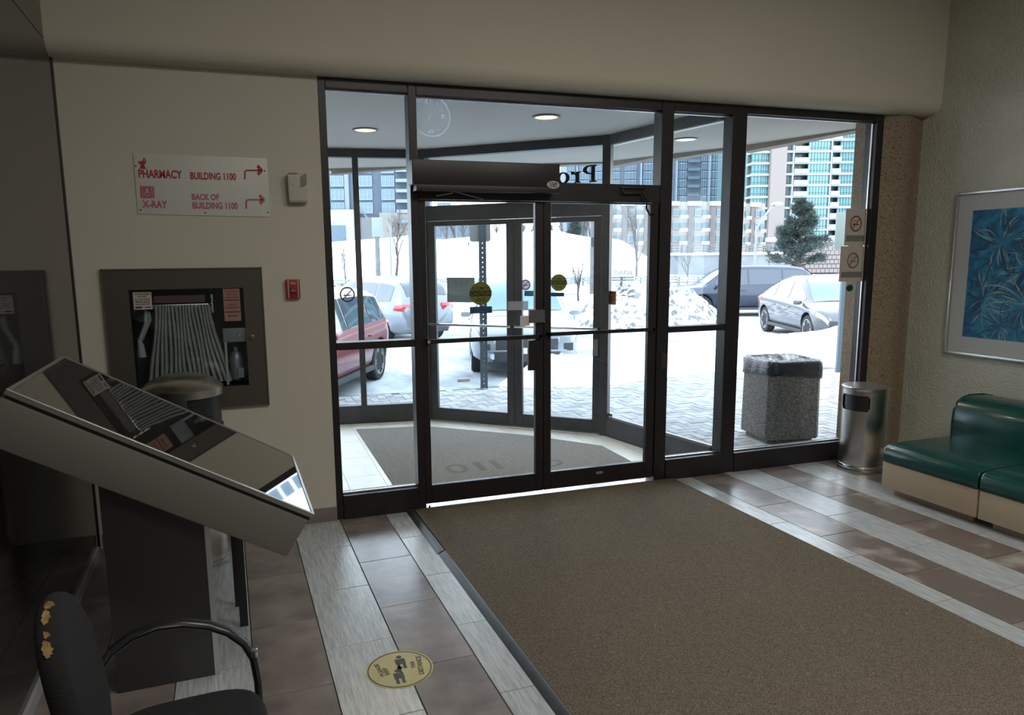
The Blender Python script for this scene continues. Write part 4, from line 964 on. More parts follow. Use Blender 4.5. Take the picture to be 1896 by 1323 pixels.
# clock reflection painted as a translucent layer on the glass above the doors
p = on_y(797, 216, GY+.0); ck = decal_root('clock_reflection', p, (1, 0, 0), 'faint painted reflection of a round clock face with reversed numerals on the glass above the doors', 'clock reflection')
CK = lit_film('clock_reflection_white', (.9, .92, .93), .35); CK2 = lit_film('clock_reflection_marks', (.95, .96, .97), .6)
m1 = MB(); disc(m1, .004, 0, .128, .009, .0003, 50); m1.build('reflected_dial', lit_film('clock_reflection_dial', (.6, .61, .62), .22), ck); m1 = MB(); ring2(m1, .004, 0, .126, .136, .010, .0004, 60); m1.build('rim', CK, ck)
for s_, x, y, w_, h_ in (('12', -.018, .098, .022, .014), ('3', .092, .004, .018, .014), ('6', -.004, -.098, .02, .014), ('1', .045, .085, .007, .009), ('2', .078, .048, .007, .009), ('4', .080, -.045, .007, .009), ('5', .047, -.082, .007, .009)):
    m2 = MB(); text_fit(m2, s_, x-w_, x+w_, y-h_, y+h_, .011, .0003, .02, mirror=True); m2.build('reflected_numeral', CK2, ck)
m2 = MB(); m2.bar((-.018, -.03, .011), (.004, .02, .011), .004, .0006); m2.build('reflected_hand', CK2, ck)
# building name lettering above the outer doors, seen from behind
def glyph_P(m):
    m.prism([(0, 0), (.34, 0), (.34, .07), (.26, .09), (.26, .91), (.34, .93), (.34, 1), (0, 1), (0, .93), (.08, .91), (.08, .09), (0, .07)], 0, 1)
    n = 14; cx_, cy_ = .30, .73
    out = [(.20, 1)]+[(cx_+.36*cos(pi/2-pi*i/n), cy_+.27*sin(pi/2-pi*i/n)) for i in range(n+1)]+[(.20, .46)]
    inn = [(.20, .54)]+[(cx_+.17*cos(-pi/2+pi*i/n), cy_+.19*sin(-pi/2+pi*i/n)) for i in range(n+1)]+[(.20, .92)]
    for i in range(len(out)-1):
        a_, b_ = out[i], out[i+1]; c_, d_ = inn[len(inn)-2-i], inn[len(inn)-1-i]
        m.prism([a_, d_, c_, b_], 0, 1)
def build_letters(name, mats, e, x_right, z0, ht):
    """serif letters mirrored: drawn running from x_right towards smaller x"""
    s_ = ht; x = x_right; KW = 1.3; fs_ = []
    def emit(fn, wd):
        nonlocal x
        m = MB(); fn(m); v = [(x-px_*s_*KW, py_*s_, .008*pz_) for px_, py_, pz_ in m.v]
        q = MB(); q.add([(a_, -.004+c_*-1, b_) for a_, b_, c_ in v], m.f); q.v = [(a_, -c_, b_) for a_, b_, c_ in v]
        o = q.build('letter', BLACKF, name); x -= wd*s_*KW; return o
    emit(glyph_P, .76)
    def g_r(m): m.prism([(0, 0), (.30, 0), (.30, .06), (.24, .08), (.24, .58), (.22, .66), (0, .66), (0, .60), (.07, .58), (.07, .08), (0, .06)], 0, 1); m.prism([(.22, .50), (.30, .64), (.40, .68), (.48, .64), (.46, .50), (.38, .48), (.32, .52), (.24, .42)], 0, 1)
    emit(g_r, .54)
    def g_o(m):
        n = 24
        for i in range(n):
            a_, b_ = 2*pi*i/n, 2*pi*(i+1)/n; m.prism([(.32+.14*cos(a_), .33+.27*sin(a_)), (.32+.32*cos(a_), .33+.345*sin(a_)), (.32+.32*cos(b_), .33+.345*sin(b_)), (.32+.14*cos(b_), .33+.27*sin(b_))], 0, 1)
    emit(g_o, .70)
    def g_f(m): m.prism([(0, 0), (.32, 0), (.32, .06), (.25, .08), (.25, .80), (.30, .93), (.40, .96), (.42, .84), (.52, .84), (.53, .97), (.42, 1.03), (.24, 1.0), (.12, .90), (.08, .76), (.08, .08), (0, .06)], 0, 1); m.prism([(0, .58), (.40, .58), (.40, .66), (0, .66)], 0, 1)
    emit(g_f, .52)
    def g_e(m):
        n = 20
        for i in range(n):
            a_, b_ = -.7+5.6*i/n-.0+.7, -.7+5.6*(i+1)/n+.7; m.prism([(.30+.14*cos(a_), .33+.27*sin(a_)), (.30+.30*cos(a_), .33+.345*sin(a_)), (.30+.30*cos(b_), .33+.345*sin(b_)), (.30+.14*cos(b_), .33+.27*sin(b_))], 0, 1)
        m.prism([(.1, .32), (.58, .32), (.58, .40), (.1, .40)], 0, 1)
    emit(g_e, .68)
nm = empty('name_lettering', e6.location, e6.rotation_euler.z, 'black serif letters on the glass above the outer doors, reversed from inside', 'sign')
build_letters(nm, None, nm, 1.955, 2.555, .165)
for o in nm.children: o.location = (0, VD*.5+.010, 2.555)

# ================================================================== OUTDOORS
RH = Vector((cos(YAW), -sin(YAW), 0))
def LD(l, d, z=0.): return RH*l+FH*d+Vector((0, 0, z))
def lat(px, d): p = at(px, 480, d); return p.dot(RH)
def catm(tab, x):
    if x <= tab[0][0]: return tab[0][1]
    if x >= tab[-1][0]: return tab[-1][1]
    for i in range(len(tab)-1):
        if x <= tab[i+1][0]:
            p1, p2 = tab[i], tab[i+1]; t = (x-p1[0])/(p2[0]-p1[0])
            m = lambda a, b: (b[1]-a[1])/(b[0]-a[0])
            m1 = (m(tab[i-1], p2) if i > 0 else m(p1, p2)); m2 = (m(p1, tab[i+2]) if i+2 < len(tab) else m(p1, p2)); h_ = p2[0]-p1[0]
            return (2*t**3-3*t*t+1)*p1[1]+(t**3-2*t*t+t)*h_*m1+(-2*t**3+3*t*t)*p2[1]+(t**3-t*t)*h_*m2
def lin(tab, x):
    if x <= tab[0][0]: return tab[0][1]
    for a, b in zip(tab[:-1], tab[1:]):
        if x <= b[0]: return a[1]+(b[1]-a[1])*(x-a[0])/(b[0]-a[0])
    return tab[-1][1]
ZL = -.2
# paved forecourt
pv = empty('paving', (0, 0, 0), kind='structure')
MB().prism([(-6, 4.8), (12, 4.8), (12, 9.2), (6, 10.3), (3.0, 9.9), (-6, 10.4)], -.22, -.056).build('sand_bed', M('sand_bed', (.10, .10, .10), .95), pv)
bw, bl_, g_ = .11, .22, .006
br = [MB().box(g_/2, bl_-g_/2, g_/2, bw-g_/2, -.075, -.045).build('brick', m_, pv, bevel=.004, seg=1) for m_ in PAVER]
VO = [(-3.0, 4.9), (3.77, 4.9), (3.50, 6.60), (1.88, 8.02), (-3.0, 8.45)]
def herring(xa, xb, ya, yb):
    out = []
    n0 = int((xb-xa)/bw)+8; n1 = int((yb-ya)/bw)+8
    for r_ in range(-4, n1):
        for c_ in range(-4, n0):
            k_ = (c_-r_) % 4
            x = xa+c_*bw; y = ya+r_*bw
            if k_ == 0: out.append((x, y, 0))           # horizontal brick covering c,c+1
            elif k_ == 3: out.append((x+bw, y, 1)) # vertical brick covering r-1? , r
    return out
hb = []
poly_v = [(-2.2, 8.2), (-2.2, 10.2), (3.2, 9.75), (6.0, 10.1), (9.6, 9.0), (9.6, 5.3), (3.4, 5.3)]
for (x, y, rt_) in herring(-2.2, 9.6, 5.26, 10.1):
    cx_, cy_ = (x+bw, y+bw/2) if rt_ == 0 else (x-bw/2, y+bw)
    if inside((cx_, cy_), VO) or not inside((cx_, cy_), [(-2.2, 5.2), (9.6, 5.2), (9.6, 9.1), (6.0, 10.15), (3.2, 9.75), (-2.2, 10.2)]): continue
    d_ = Vector((cx_, cy_, 0)); dep = d_.dot(FH); px = CX+FPX*d_.dot(RH)/dep
    if px < 600 or px > 1640: continue
    hb.append((dep, x, y, rt_))
hb.sort()
rb = random.Random(2); nbr = 0; far = MB()
for dep, x, y, rt_ in hb:
    k_ = rb.randrange(3); dz = rb.uniform(-.003, .003)
    if nbr < 300:
        loc = (x, y, dz); rz = 0 if rt_ == 0 else pi/2
        if nbr < 3: o = br[nbr]; o.location = loc; o.rotation_euler = (0, 0, rz)
        else: inst(br[k_], pv, loc, (0, 0, rz), name='brick')
        nbr += 1
    else:
        if rt_ == 0: far.box(x+g_/2, x+bl_-g_/2, y+g_/2, y+bw-g_/2, -.075, -.045+dz, k_)
        else: far.box(x-bw+g_/2, x-g_/2, y+g_/2, y+bl_-g_/2, -.075, -.045+dz, k_)
far.build('far_bricks', PAVER, pv, fix=False)['kind'] = 'stuff'
# parking lot and the far snow field with its hill
lot = MB(); n = 60; m_ = 40; vs = []
for j in range(m_+1):
    d = 9.2*(60/9.2)**(j/m_)
    for i in range(n+1):
        l = (-.75+1.6*i/n)*d; p = LD(l, d); z = ZL+.02*noise.noise(p*.35)
        vs.append((p.x, p.y, z))
lot.add(vs, [(j*(n+1)+i, j*(n+1)+i+1, (j+1)*(n+1)+i+1, (j+1)*(n+1)+i) for j in range(m_) for i in range(n)])
struct('parking_lot', lot, SLUSH, smooth=True)
crest = [(300, 446), (560, 446), (620, 448), (690, 442), (760, 437), (820, 446), (880, 440), (938, 431), (970, 433), (1030, 430), (1050, 436), (1090, 444), (1130, 446), (1156, 452), (1172, 464), (1204, 482), (1245, 498), (1700, 500), (2200, 500)]
hill = MB(); n = 150; m_ = 46; vs = []
for j in range(m_+1):
    d = 40+j*2.2 if j < 32 else 40+32*2.2+(j-32)*28
    for i in range(n+1):
        px = 200+1700*i/n; l = lat(px, d)
        zc_ = HC+(478-lin(crest, px))/1330*95
        t_ = min(1, max(0, (d-56)/(92-56))); t_ = t_*t_*(3-2*t_)
        p = LD(l, d); z = ZL+.03+(zc_-ZL)*t_+.18*noise.noise(p*.15)*min(1, max(0, (d-45)/20))
        if d > 115: z = min(z, HC-.5)
        vs.append((p.x, p.y, z))
hill.add(vs, [(j*(n+1)+i, j*(n+1)+i+1, (j+1)*(n+1)+i+1, (j+1)*(n+1)+i) for j in range(m_) for i in range(n)])
struct('snow_hill', hill, SNOW, smooth=True)
def mound(name, label, pts, mat, rough_, grp=None, seed=0., cat='snow pile', freq=2.5):
    """pts: (px, d, height, width) along the ridge"""
    P_ = [(Vector(LD(lat(px, d), d, ZL-.02)), h_, w_) for px, d, h_, w_ in pts]
    NS = 16*(len(P_)-1); NT = 26; mb = MB(); vs = []
    for i in range(NS+1):
        t_ = i/NS*(len(P_)-1); k_ = min(int(t_), len(P_)-2); f_ = t_-k_
        c = P_[k_][0].lerp(P_[k_+1][0], f_); h_ = P_[k_][1]*(1-f_)+P_[k_+1][1]*f_; w_ = P_[k_][2]*(1-f_)+P_[k_+1][2]*f_
        dr = (P_[k_+1][0]-P_[k_][0]).normalized(); sd_ = Vector((-dr.y, dr.x, 0))
        endf = min(1, i/6, (NS-i)/6)
        for j in range(NT+1):
            s_ = -1+2*j/NT; p = c+sd_*s_*w_*.5
            nn = noise.noise(p*freq+Vector((seed, 0, 0)))+.5*noise.noise(p*freq*2.7)+.25*noise.noise(p*freq*6)
            z = h_*(cos(s_*pi/2)**1.3)*endf*(1+.0)+rough_*nn*(cos(s_*pi/2)**.6)*endf
            vs.append((p.x, p.y, c.z+max(-.02, z)))
    mb.add(vs, [(i*(NT+1)+j, i*(NT+1)+j+1, (i+1)*(NT+1)+j+1, (i+1)*(NT+1)+j) for i in range(NS) for j in range(NT)])
    return tag(mb.build(name, mat, smooth=True, angle=80), label, cat, grp)
mound('snow_bank', 'long white snow bank between the brick paving and the parked cars', [(925, 10.9, .10, .8), (955, 10.7, .32, 1.5), (1010, 10.9, .56, 1.7), (1070, 11.0, .56, 1.9), (1140, 11.3, .40, 1.9), (1240, 11.9, .42, 1.9), (1330, 12.2, .55, 1.9), (1420, 12.5, .70, 1.9), (1500, 12.8, .66, 1.9), (1580, 12.6, .78, 2.0), (1700, 12.4, .75, 2.0)], SNOW, .07, freq=1.6)
mound('snow_pile', 'tall lumpy dirty snow pile in the parking lot beyond the right inner door', [(1060, 20.8, .15, 2.2), (1105, 21, .85, 3.2), (1160, 21.3, 1.2, 3.6), (1220, 21.8, 1.25, 3.6), (1285, 22, .9, 3.2), (1345, 21.5, .2, 2.2)], DSNOW, .16, seed=3., freq=2.2)
mound('snow_clump', 'low clump of slushy snow at the foot of the perforated sign post', [(825, 10.1, .06, .5), (850, 10.0, .12, .6), (872, 9.9, .14, .6), (892, 9.85, .06, .5)], SNOW, .04, freq=5)
st_ = MB(); st_.prism([(-.11, -.05), (-.08, .05), (.06, .06), (.12, .02), (.10, -.04)], 0, .05)
o = tag(st_.build('stone', M('tan_stone', (.26, .22, .19), .9), bevel=.01), 'flat tan stone lying in the slush left of the sign post', 'stone'); o.location = on_z(858, 706, -.10)

# ------------------------------------------------------------------ cars
TYRE = M('tyre', (.012, .012, .013), .8); RIMM = M('alloy_rim', (.35, .36, .38), .35, metal=.8)
CGL = M('car_window', (.015, .03, .05), .06, coat=1.); CGL2 = M('car_windscreen', (.03, .10, .19), .12, coat=1.)
TRIM = M('car_trim', (.03, .032, .035), .6); LAMPM = M('headlamp', (.45, .52, .58), .12, coat=1.); TAILM = M('tail_lamp', (.42, .015, .02), .2, coat=1.)
ARCHIN = M('wheel_well', (.008, .008, .008), .9)
STY = dict(
 suv=dict(top=[(-.5, .86), (-.492, 1.05), (-.475, 1.22), (-.43, 1.50), (-.36, 1.63), (-.2, 1.68), (0, 1.69), (.08, 1.65), (.16, 1.48), (.26, 1.14), (.30, 1.06), (.42, 1.0), (.475, .90), (.5, .74)],
     belt=[(-.5, .80), (-.47, 1.02), (-.3, 1.03), (.2, .98), (.42, .93), (.48, .84), (.5, .66)], win=(-.40, .22), ws=(.095, .268), rw=(-.474, -.405)),
 coupe=dict(top=[(-.5, .84), (-.48, .98), (-.44, 1.06), (-.36, 1.24), (-.24, 1.46), (-.1, 1.60), (.0, 1.62), (.08, 1.57), (.16, 1.40), (.27, 1.06), (.32, .98), (.42, .90), (.475, .80), (.5, .66)],
     belt=[(-.5, .78), (-.46, .98), (-.3, 1.0), (.2, .93), (.42, .84), (.48, .74), (.5, .6)], win=(-.33, .23), ws=(.085, .285), rw=(-.42, -.25)))
def car(name, label, L_, Wd, H_, style, paint, cx_, cy_, az, rimn=10, groupz=ZL):
    S = STY[style]; hs = H_/1.69; e = empty(name, (cx_, cy_, groupz), pi/2-az, label, 'car')
    hw = Wd/2
    def top(u): return catm(S['top'], u)*hs
    def belt(u): return min(catm(S['belt'], u)*hs, top(u)-.05)
    def wb_(u): a_ = abs(u); return hw*(1-.20*max(0, (a_-.38)/.12)**2.0)
    def wt(u):
        g = max(0, min(1, (top(u)-belt(u)-.06)/.5)); return wb_(u)*(.90-.20*g)
    zb = .24
    N = 44; rings = []
    for i in range(N+1):
        u = -.5+i/N; x = u*L_; b_, t_, w1, w2 = belt(u), top(u), wb_(u), wt(u)
        zlow = zb+.10*max(0, (abs(u)-.42)/.08)**2
        half = [(0, zlow), (w1*.80, zlow), (w1*.95, zlow+.10), (w1*.985, zlow+(b_-zlow)*.45), (w1, zlow+(b_-zlow)*.72), (w1*.965, b_-.02), (w1*.94, b_+.012), (w2+ (w1*.94-w2)*.12, t_-.085 if t_-.085 > b_+.02 else b_+.02), (w2*.88, t_-.018), (w2*.5, t_-.004), (0, t_)]
        rings.append([(x, y, z) for y, z in half]+[(x, -y, z) for y, z in half[1:-1]][::-1])
    mb = MB().loft(rings); body = mb.build('body', [paint, ARCHIN], e, smooth=True, angle=50)
    wbx = L_*.305; r_w = .345*min(1.05, hs+.02)
    cut = MB()
    for sx_ in (-1, 1):
        for sy in (-1, 1): cut.tube([(sx_*wbx, sy*(hw-.30), r_w+.01), (sx_*wbx, sy*(hw+.1), r_w+.01)], r_w+.055, 28)
    co = cut.build('cut', ARCHIN)
    bm_ = body.modifiers.new('b', 'BOOLEAN'); bm_.operation = 'DIFFERENCE'; bm_.object = co; bm_.solver = 'FAST' if 'FAST' in [i.identifier for i in bpy.types.BooleanModifier.bl_rna.properties['solver'].enum_items] else 'EXACT'
    co.parent = e; bpy.context.view_layer.update()
    me = bpy.data.meshes.new_from_object(body.evaluated_get(bpy.context.evaluated_depsgraph_get())); body.modifiers.clear(); body.data = me
    bpy.data.objects.remove(co)
    def Sd(u, v, s_, off=.006):
        b_, t_, w1, w2 = belt(u), top(u), wb_(u), wt(u); zt = max(t_-.085, b_+.02)
        y = w1*.94+(w2+(w1*.94-w2)*.12-w1*.94)*v; return (u*L_, s_*(y+off), b_+.012+(zt-b_-.012)*v)
    u0, u1 = S['win']
    cuts = [u0, u0+(u1-u0)*.26, u0+(u1-u0)*.63, u1]
    for s_ in (-1, 1):
        for k_ in range(3):
            a_, b_ = cuts[k_]+.006, cuts[k_+1]-.006; vs = []; n_ = 8
            for i in range(n_+1):
                for v in (.06, .5, .90): vs.append(Sd(a_+(b_-a_)*i/n_, v, s_))
            MB().add(vs, [(i*3+j, i*3+j+1, i*3+j+4, i*3+j+3) for i in range(n_) for j in range(2)]).build('side_window', CGL, e, smooth=True)
            if k_ > 0: p = Sd(cuts[k_]+.02, 0, s_); MB().box(p[0]-.02, p[0]+.15, min(s_*hw*.985, s_*hw*1.01), max(s_*hw*.985, s_*hw*1.01), belt(0)-.15, belt(0)-.12).build('door_handle', paint, e, bevel=.006)
    for (a_, b_), nm_, m_ in ((S['ws'], 'windscreen', CGL2), (S['rw'], 'rear_window', CGL)):
        vs = []; n_ = 8
        for i in range(n_+1):
            u = a_+(b_-a_)*i/n_; w2 = wt(u); t_ = top(u); dx = .008 if nm_ == 'windscreen' else -.008
            for y, z in ((-w2*.90, -.02), (-w2*.5, .002), (0, .006), (w2*.5, .002), (w2*.90, -.02)): vs.append((u*L_+dx, y, t_+z+.006))
        MB().add(vs, [(i*5+j, i*5+j+1, i*5+j+6, i*5+j+5) for i in range(n_) for j in range(4)]).build(nm_, m_, e, smooth=True)
    xf = L_/2; zf = top(.5)
    # grille, lower intake, plate, lamps
    MB().box(xf-.06, xf+.012, -hw*.55, hw*.55, zf-.24, zf-.05).build('grille', TRIM, e, bevel=.01)
    MB().box(xf-.08, xf+.016, -hw*.60, hw*.60, .28, .45).build('lower_intake', TRIM, e, bevel=.02)
    for s_ in (-1, 1): MB().box(xf-.16, xf+.004, min(s_*hw*.64, s_*hw*.82), max(s_*hw*.64, s_*hw*.82), .46, .60).build('corner_vent', TRIM, e, bevel=.02)
    MB().box(xf-.02, xf+.02, -hw*.70, hw*.70, .47, .485).build('bumper_strip', RIMM, e)
    MB().box(xf, xf+.022, -.16, .16, .42, .52).build('number_plate', M('plate_white', (.6, .62, .65), .5), e)
    for s_ in (-1, 1):
        lm_ = MB(); vs = []
        for i in range(7):
            u = .5-.0-.085*(i/6); 
            for z_ in (0, 1):
                b_ = top(min(.488, u)); w1 = wb_(u)*.985
                vs.append((u*L_+.0 if i else xf+.006, s_*(w1+.012 if i else hw*.55), (belt(min(.488, u))-.16+.10*z_+.03*(i/6))))
        lm_.add(vs, [(2*i, 2*i+1, 2*i+3, 2*i+2) for i in range(6)]); o = lm_.build('headlight', LAMPM, e, smooth=True); md = o.modifiers.new('s', 'SOLIDIFY'); md.thickness = .02
        MB().lathe([(.05, 0), (.05, .02)], 16).build('fog_lamp', LAMPM, e)
        fo = e.children[-1] if False else [c_ for c_ in bpy.data.objects if c_.parent == e and c_.name.startswith('fog_lamp')][-1]; fo.rotation_euler = (0, pi/2, 0); fo.location = (xf-.004, s_*hw*.60, .38)
        tl = MB(); vs = []
        for i in range(6):
            u = -.5+.07*(i/5); w1 = wb_(u)*.99
            for z_ in (0, 1): vs.append((-xf-.008 if i == 0 else u*L_, s_*(hw*.42 if i == 0 else w1+.010), belt(-.46)-.17+.17*z_*(1-.3*i/5)+.02*i/5))
        tl.add(vs, [(2*i, 2*i+1, 2*i+3, 2*i+2) for i in range(5)]); o = tl.build('tail_light', TAILM, e, smooth=True); md = o.modifiers.new('s', 'SOLIDIFY'); md.thickness = .02
        um = S['win'][1]-.015; p = Sd(um, .05, s_)
        MB().loft([[(p[0]+a_*.5+.02, s_*(hw*.95+q_), p[2]+c_) for a_, c_ in ((-.09*k2, -.05*k2+.03), (.09*k2, -.05*k2+.03), (.10*k2, .04*k2+.03), (-.07*k2, .07*k2+.03))] for q_, k2 in ((0., .4), (.06, 1.), (.17, 1.), (.20, .7))]).build('wing_mirror', paint, e, bevel=.012)
    MB().box(-xf-.015, -xf+.1, -hw*.62, hw*.62, .27, .44).build('rear_bumper_trim', TRIM, e, bevel=.02)
    MB().box(-L_*.24, L_*.24, -hw*.99, hw*.99, .22, .30).build('sill_trim', TRIM, e, bevel=.01)
    for sx_ in (-1, 1):
        for sy in (-1, 1):
            w_ = empty('wheel', (sx_*wbx, sy*(hw-.13), r_w), 0); w_.parent = e; w_.rotation_euler = (pi/2 if sy < 0 else -pi/2, 0, 0)
            MB().lathe([(r_w*.70, -.10), (r_w*.94, -.105), (r_w, -.08), (r_w, .08), (r_w*.94, .105), (r_w*.70, .10)], 32).build('tyre', TYRE, w_, smooth=True)
            rm = MB(); rm.lathe([(r_w*.71, .08), (r_w*.71, .105), (r_w*.66, .105), (r_w*.62, .05), (.02, .045)], 32)
            for k_ in range(rimn//2):
                a_ = 2*pi*k_/(rimn//2)
                for da in (-.13, .13): rm.bar((.04*cos(a_), .04*sin(a_), .075), (r_w*.68*cos(a_+da), r_w*.68*sin(a_+da), .09), .030, .03)
            rm.build('rim', [RIMM], w_, smooth=True)
    return e
def paint(n_, c, mt=.5): return M(n_, c, .3, metal=mt, coat=.7)
# silver-white SUV facing the doors
pA = at(871, 600, 12.0); az = radians(196); fd = Vector((sin(az), cos(az), 0)); rr2 = Vector((sin(radians(106)), cos(radians(106)), 0))
Lc = 4.65; c = Vector((pA.x, pA.y, 0))+rr2*.95-fd*Lc/2
car('car', 'silver-white SUV parked nose towards the glass doors behind the sign post', Lc, 1.92, 1.64, 'suv', paint('paint_silver_white', (.24, .27, .30), .2), c.x, c.y, az)
# grey sedan on the right
a = at(1424, 600, 19.2); b = at(1499, 600, 16.5); a.z = b.z = 0; fd = (b-a).normalized(); az = atan2(fd.x, fd.y); lf = Vector((-fd.y, fd.x, 0)); c = (a+b)/2+lf*(.925-.13)
car('car', 'grey rounded car facing right of the concrete litter bin', 4.75, 1.85, 1.60, 'coupe', paint('paint_grey', (.075, .08, .095), .35), c.x, c.y, az)
# dark blue SUV side-on
a = at(1297, 580, 24.3); a.z = 0; az = YAW+radians(-90+1); fd = Vector((sin(az), cos(az), 0)); lf = Vector((-fd.y, fd.x, 0)); c = a-fd*4.95*.305-lf*(.97-.13)
car('car', 'dark blue SUV parked side-on behind the grey car', 4.95, 1.94, 1.70, 'suv', paint('paint_navy', (.012, .020, .045), .3), c.x, c.y, az)
# silver hatchback seen from behind, left
a = at(711, 600, 17.4); a.z = 0; az = radians(-24); fd = Vector((sin(az), cos(az), 0)); lf = Vector((-fd.y, fd.x, 0)); c = a+fd*4.4*.305-lf*(.89-.13)
car('car', 'pale silver crossover seen from behind at left, red tail light', 4.4, 1.78, 1.60, 'suv', paint('paint_pale_silver', (.17, .19, .22), .3), c.x, c.y, az)
# red SUV at the left edge
a = at(690, 600, 12.1); a.z = 0; az = radians(208); fd = Vector((sin(az), cos(az), 0)); lf = Vector((-fd.y, fd.x, 0)); c = a+fd*4.45*.305-lf*(.90-.13)
car('car', 'dark red SUV at the far left behind the narrow window', 4.45, 1.80, 1.58, 'suv', paint('paint_red', (.16, .008, .012), .2), c.x, c.y, az)

# ------------------------------------------------------------------ concrete litter bin outside
lb = empty('litter_bin', (5.07, 5.93, -.045), radians(-8), 'square exposed-aggregate litter bin with black bag outside the tall right window', 'trash can')
b_ = MB(); a_, c_ = .285, .06
oct_ = [(-a_, -a_+c_), (-a_+c_, -a_), (a_-c_, -a_), (a_, -a_+c_), (a_, a_-c_), (a_-c_, a_), (-a_+c_, a_), (-a_, a_-c_)]
b_.loft([[(x*s_, y*s_, z) for x, y in oct_] for s_, z in ((1.03, .05), (1.0, .80), (.985, .82))]); b_.build('body', CONC2, lb, bevel=.008)
MB().prism([(x*.88, y*.88) for x, y in oct_], 0, .05).build('plinth', CONC2, lb)
bag = MB(); n = 64; rings = []
rbag = random.Random(9)
def sq(t_, r_):
    c__, s__ = cos(t_), sin(t_); k_ = 1/max(abs(c__), abs(s__)); k_ = min(k_, 1.28); return (r_*c__*k_, r_*s__*k_)
for z, r_, j_ in ((.655, .296, .003), (.66, .299, .003), (.70, .300, .005), (.76, .299, .005), (.815, .298, .003), (.835, .285, .004), (.835, .25, .010), (.80, .23, .010), (.79, .20, .01)):
    rings.append([(sq(2*pi*k/n, r_+rbag.uniform(-j_, j_))+(z+rbag.uniform(-j_, j_)*.6+.045*(z < .72)*cos(2*pi*k/n+2.4),)) for k in range(n)])
bag.loft(rings, True, False); bag.build('bag_liner', M('black_bag', (.015, .022, .032), .22, bump=.6, bscale=18, stretch=(1, 1, 6)), lb, smooth=True, angle=80)
cr2 = MB(); 
for i in range(13):
    for j in range(9): pass
vs = []
for i in range(17):
    for j in range(13):
        x, y = -.24+.48*i/16, -.24+.48*j/12; ed_ = min(i, 16-i, j, 12-j)/6; vs.append((x, y, .80+.055*min(1, ed_)+.055*noise.noise(Vector((x*9, y*9, 2)))*min(1, ed_*2)+.03*noise.noise(Vector((x*26, y*26, 5)))))
cr2.add(vs, [(i*13+j, i*13+j+1, (i+1)*13+j+1, (i+1)*13+j) for i in range(16) for j in range(12)]); cr2.build('crumpled_bag', M('black_bag'), lb, smooth=True, angle=25)

# ------------------------------------------------------------------ posts, lamps, rails
sp = empty('sign_post', (3.10, 9.75, -.06), -YAW, 'galvanised perforated sign post with the blank back of a sign, beyond the left doors', 'sign post')
m1 = MB(); 
for k in range(38):
    z = .02+k*.0665; m1.box(-.05, .05, -.004, 0, z+.014, z+.0665)
    m1.box(-.05, -.006, -.004, 0, z, z+.014).box(.006, .05, -.004, 0, z, z+.014)
m1.box(-.053, -.047, -.022, 0, 0, 2.56).box(.047, .053, -.022, 0, 0, 2.56); m1.build('post', GALV, sp)
pl = MB(); rx, ry, rr_ = .145, .20, .035; pts = []
for cx_, cy_, a0 in ((rx-rr_, ry-rr_, 0), (-rx+rr_, ry-rr_, 90), (-rx+rr_, -ry+rr_, 180), (rx-rr_, -ry+rr_, 270)):
    for k in range(5): a_ = radians(a0+22.5*k); pts.append((cx_+rr_*cos(a_), cy_+rr_*sin(a_)))
pl.prism(pts, 0, .004); o = pl.build('sign_plate', M('sign_back', (.34, .34, .32), .5, metal=.2), sp); o.rotation_euler = (pi/2, 0, 0); o.location = (-.03, .012, 2.31)
bp_ = at(1555, 668, 11.4)
sp2 = empty('sign_post', (bp_.x, bp_.y, ZL), -YAW, 'slim blue-grey sign post seen beside the no-smoking sheets at the right', 'sign post')
MB().box(-.055, .055, -.03, .03, 0, 2.7).build('post', M('bluegrey_post', (.06, .09, .12), .5), sp2)
MB().box(-.22, .12, -.05, -.03, 2.10, 2.66).build('sign_plate', M('sign_back2', (.16, .20, .19), .5), sp2, bevel=.01)
def pole(name, label, px, pyb, pyt, d, wd, mat, cat='pole', extra=None):
    b0 = at(px, pyb, d); t0 = at(px, pyt, d); e = empty(name, (b0.x, b0.y, b0.z), -YAW, label, cat)
    h_ = t0.z-b0.z; MB().lathe([(wd/2, 0), (wd*.45, h_*.5), (wd*.38, h_)], 12).build('pole', mat, e, smooth=True)
    if extra: extra(e, h_, d)
    return e
WOODP = M('weathered_wood', (.10, .105, .11), .85, var=.2, scale=3)
def xt(e, h_, d):
    z = at(1097, 448, d).z-e.location.z; MB().box(-.12, .30, -.17, -.15, z-.23, z+.23).build('sign_plate', M('sign_black', (.02, .02, .02), .5), e)
    m1 = MB(); m1.prism([(.05, z), (.26, z+.19), (.29, z+.19), (.29, z-.19), (.26, z-.19)], .155, .175, mat=Matrix.Rotation(0, 4, 'X')); 
    m1.v = [(x, -y2-.02, y) for x, y, y2 in m1.v]; m1.build('chevron', M('sign_white2', (.6, .6, .6), .5), e)
pole('utility_pole', 'wide grey wooden pole with black and white arrow sign behind the right doors', 1097, 544, 330, 38.5, .32, WOODP, extra=xt)
def xt2(e, h_, d):
    MB().bar((-.0, -.1, h_*.80), (-1.3, -.1, h_*1.20), .12, .12).build('brace', WOODP, e); MB().box(-.35, .45, -.2, .2, h_*.72, h_*1.02).build('transformer', M('transformer_pale', (.15, .18, .21), .6), e, bevel=.05)
pole('utility_pole', 'wooden utility pole with pale transformer box in front of the dark apartment block', 701, 523, 405, 57, .42, WOODP, extra=xt2)
pole('lamp_post', 'thin grey pole beside the wooden utility pole on the snow slope', 725, 520, 418, 56, .16, GALV)
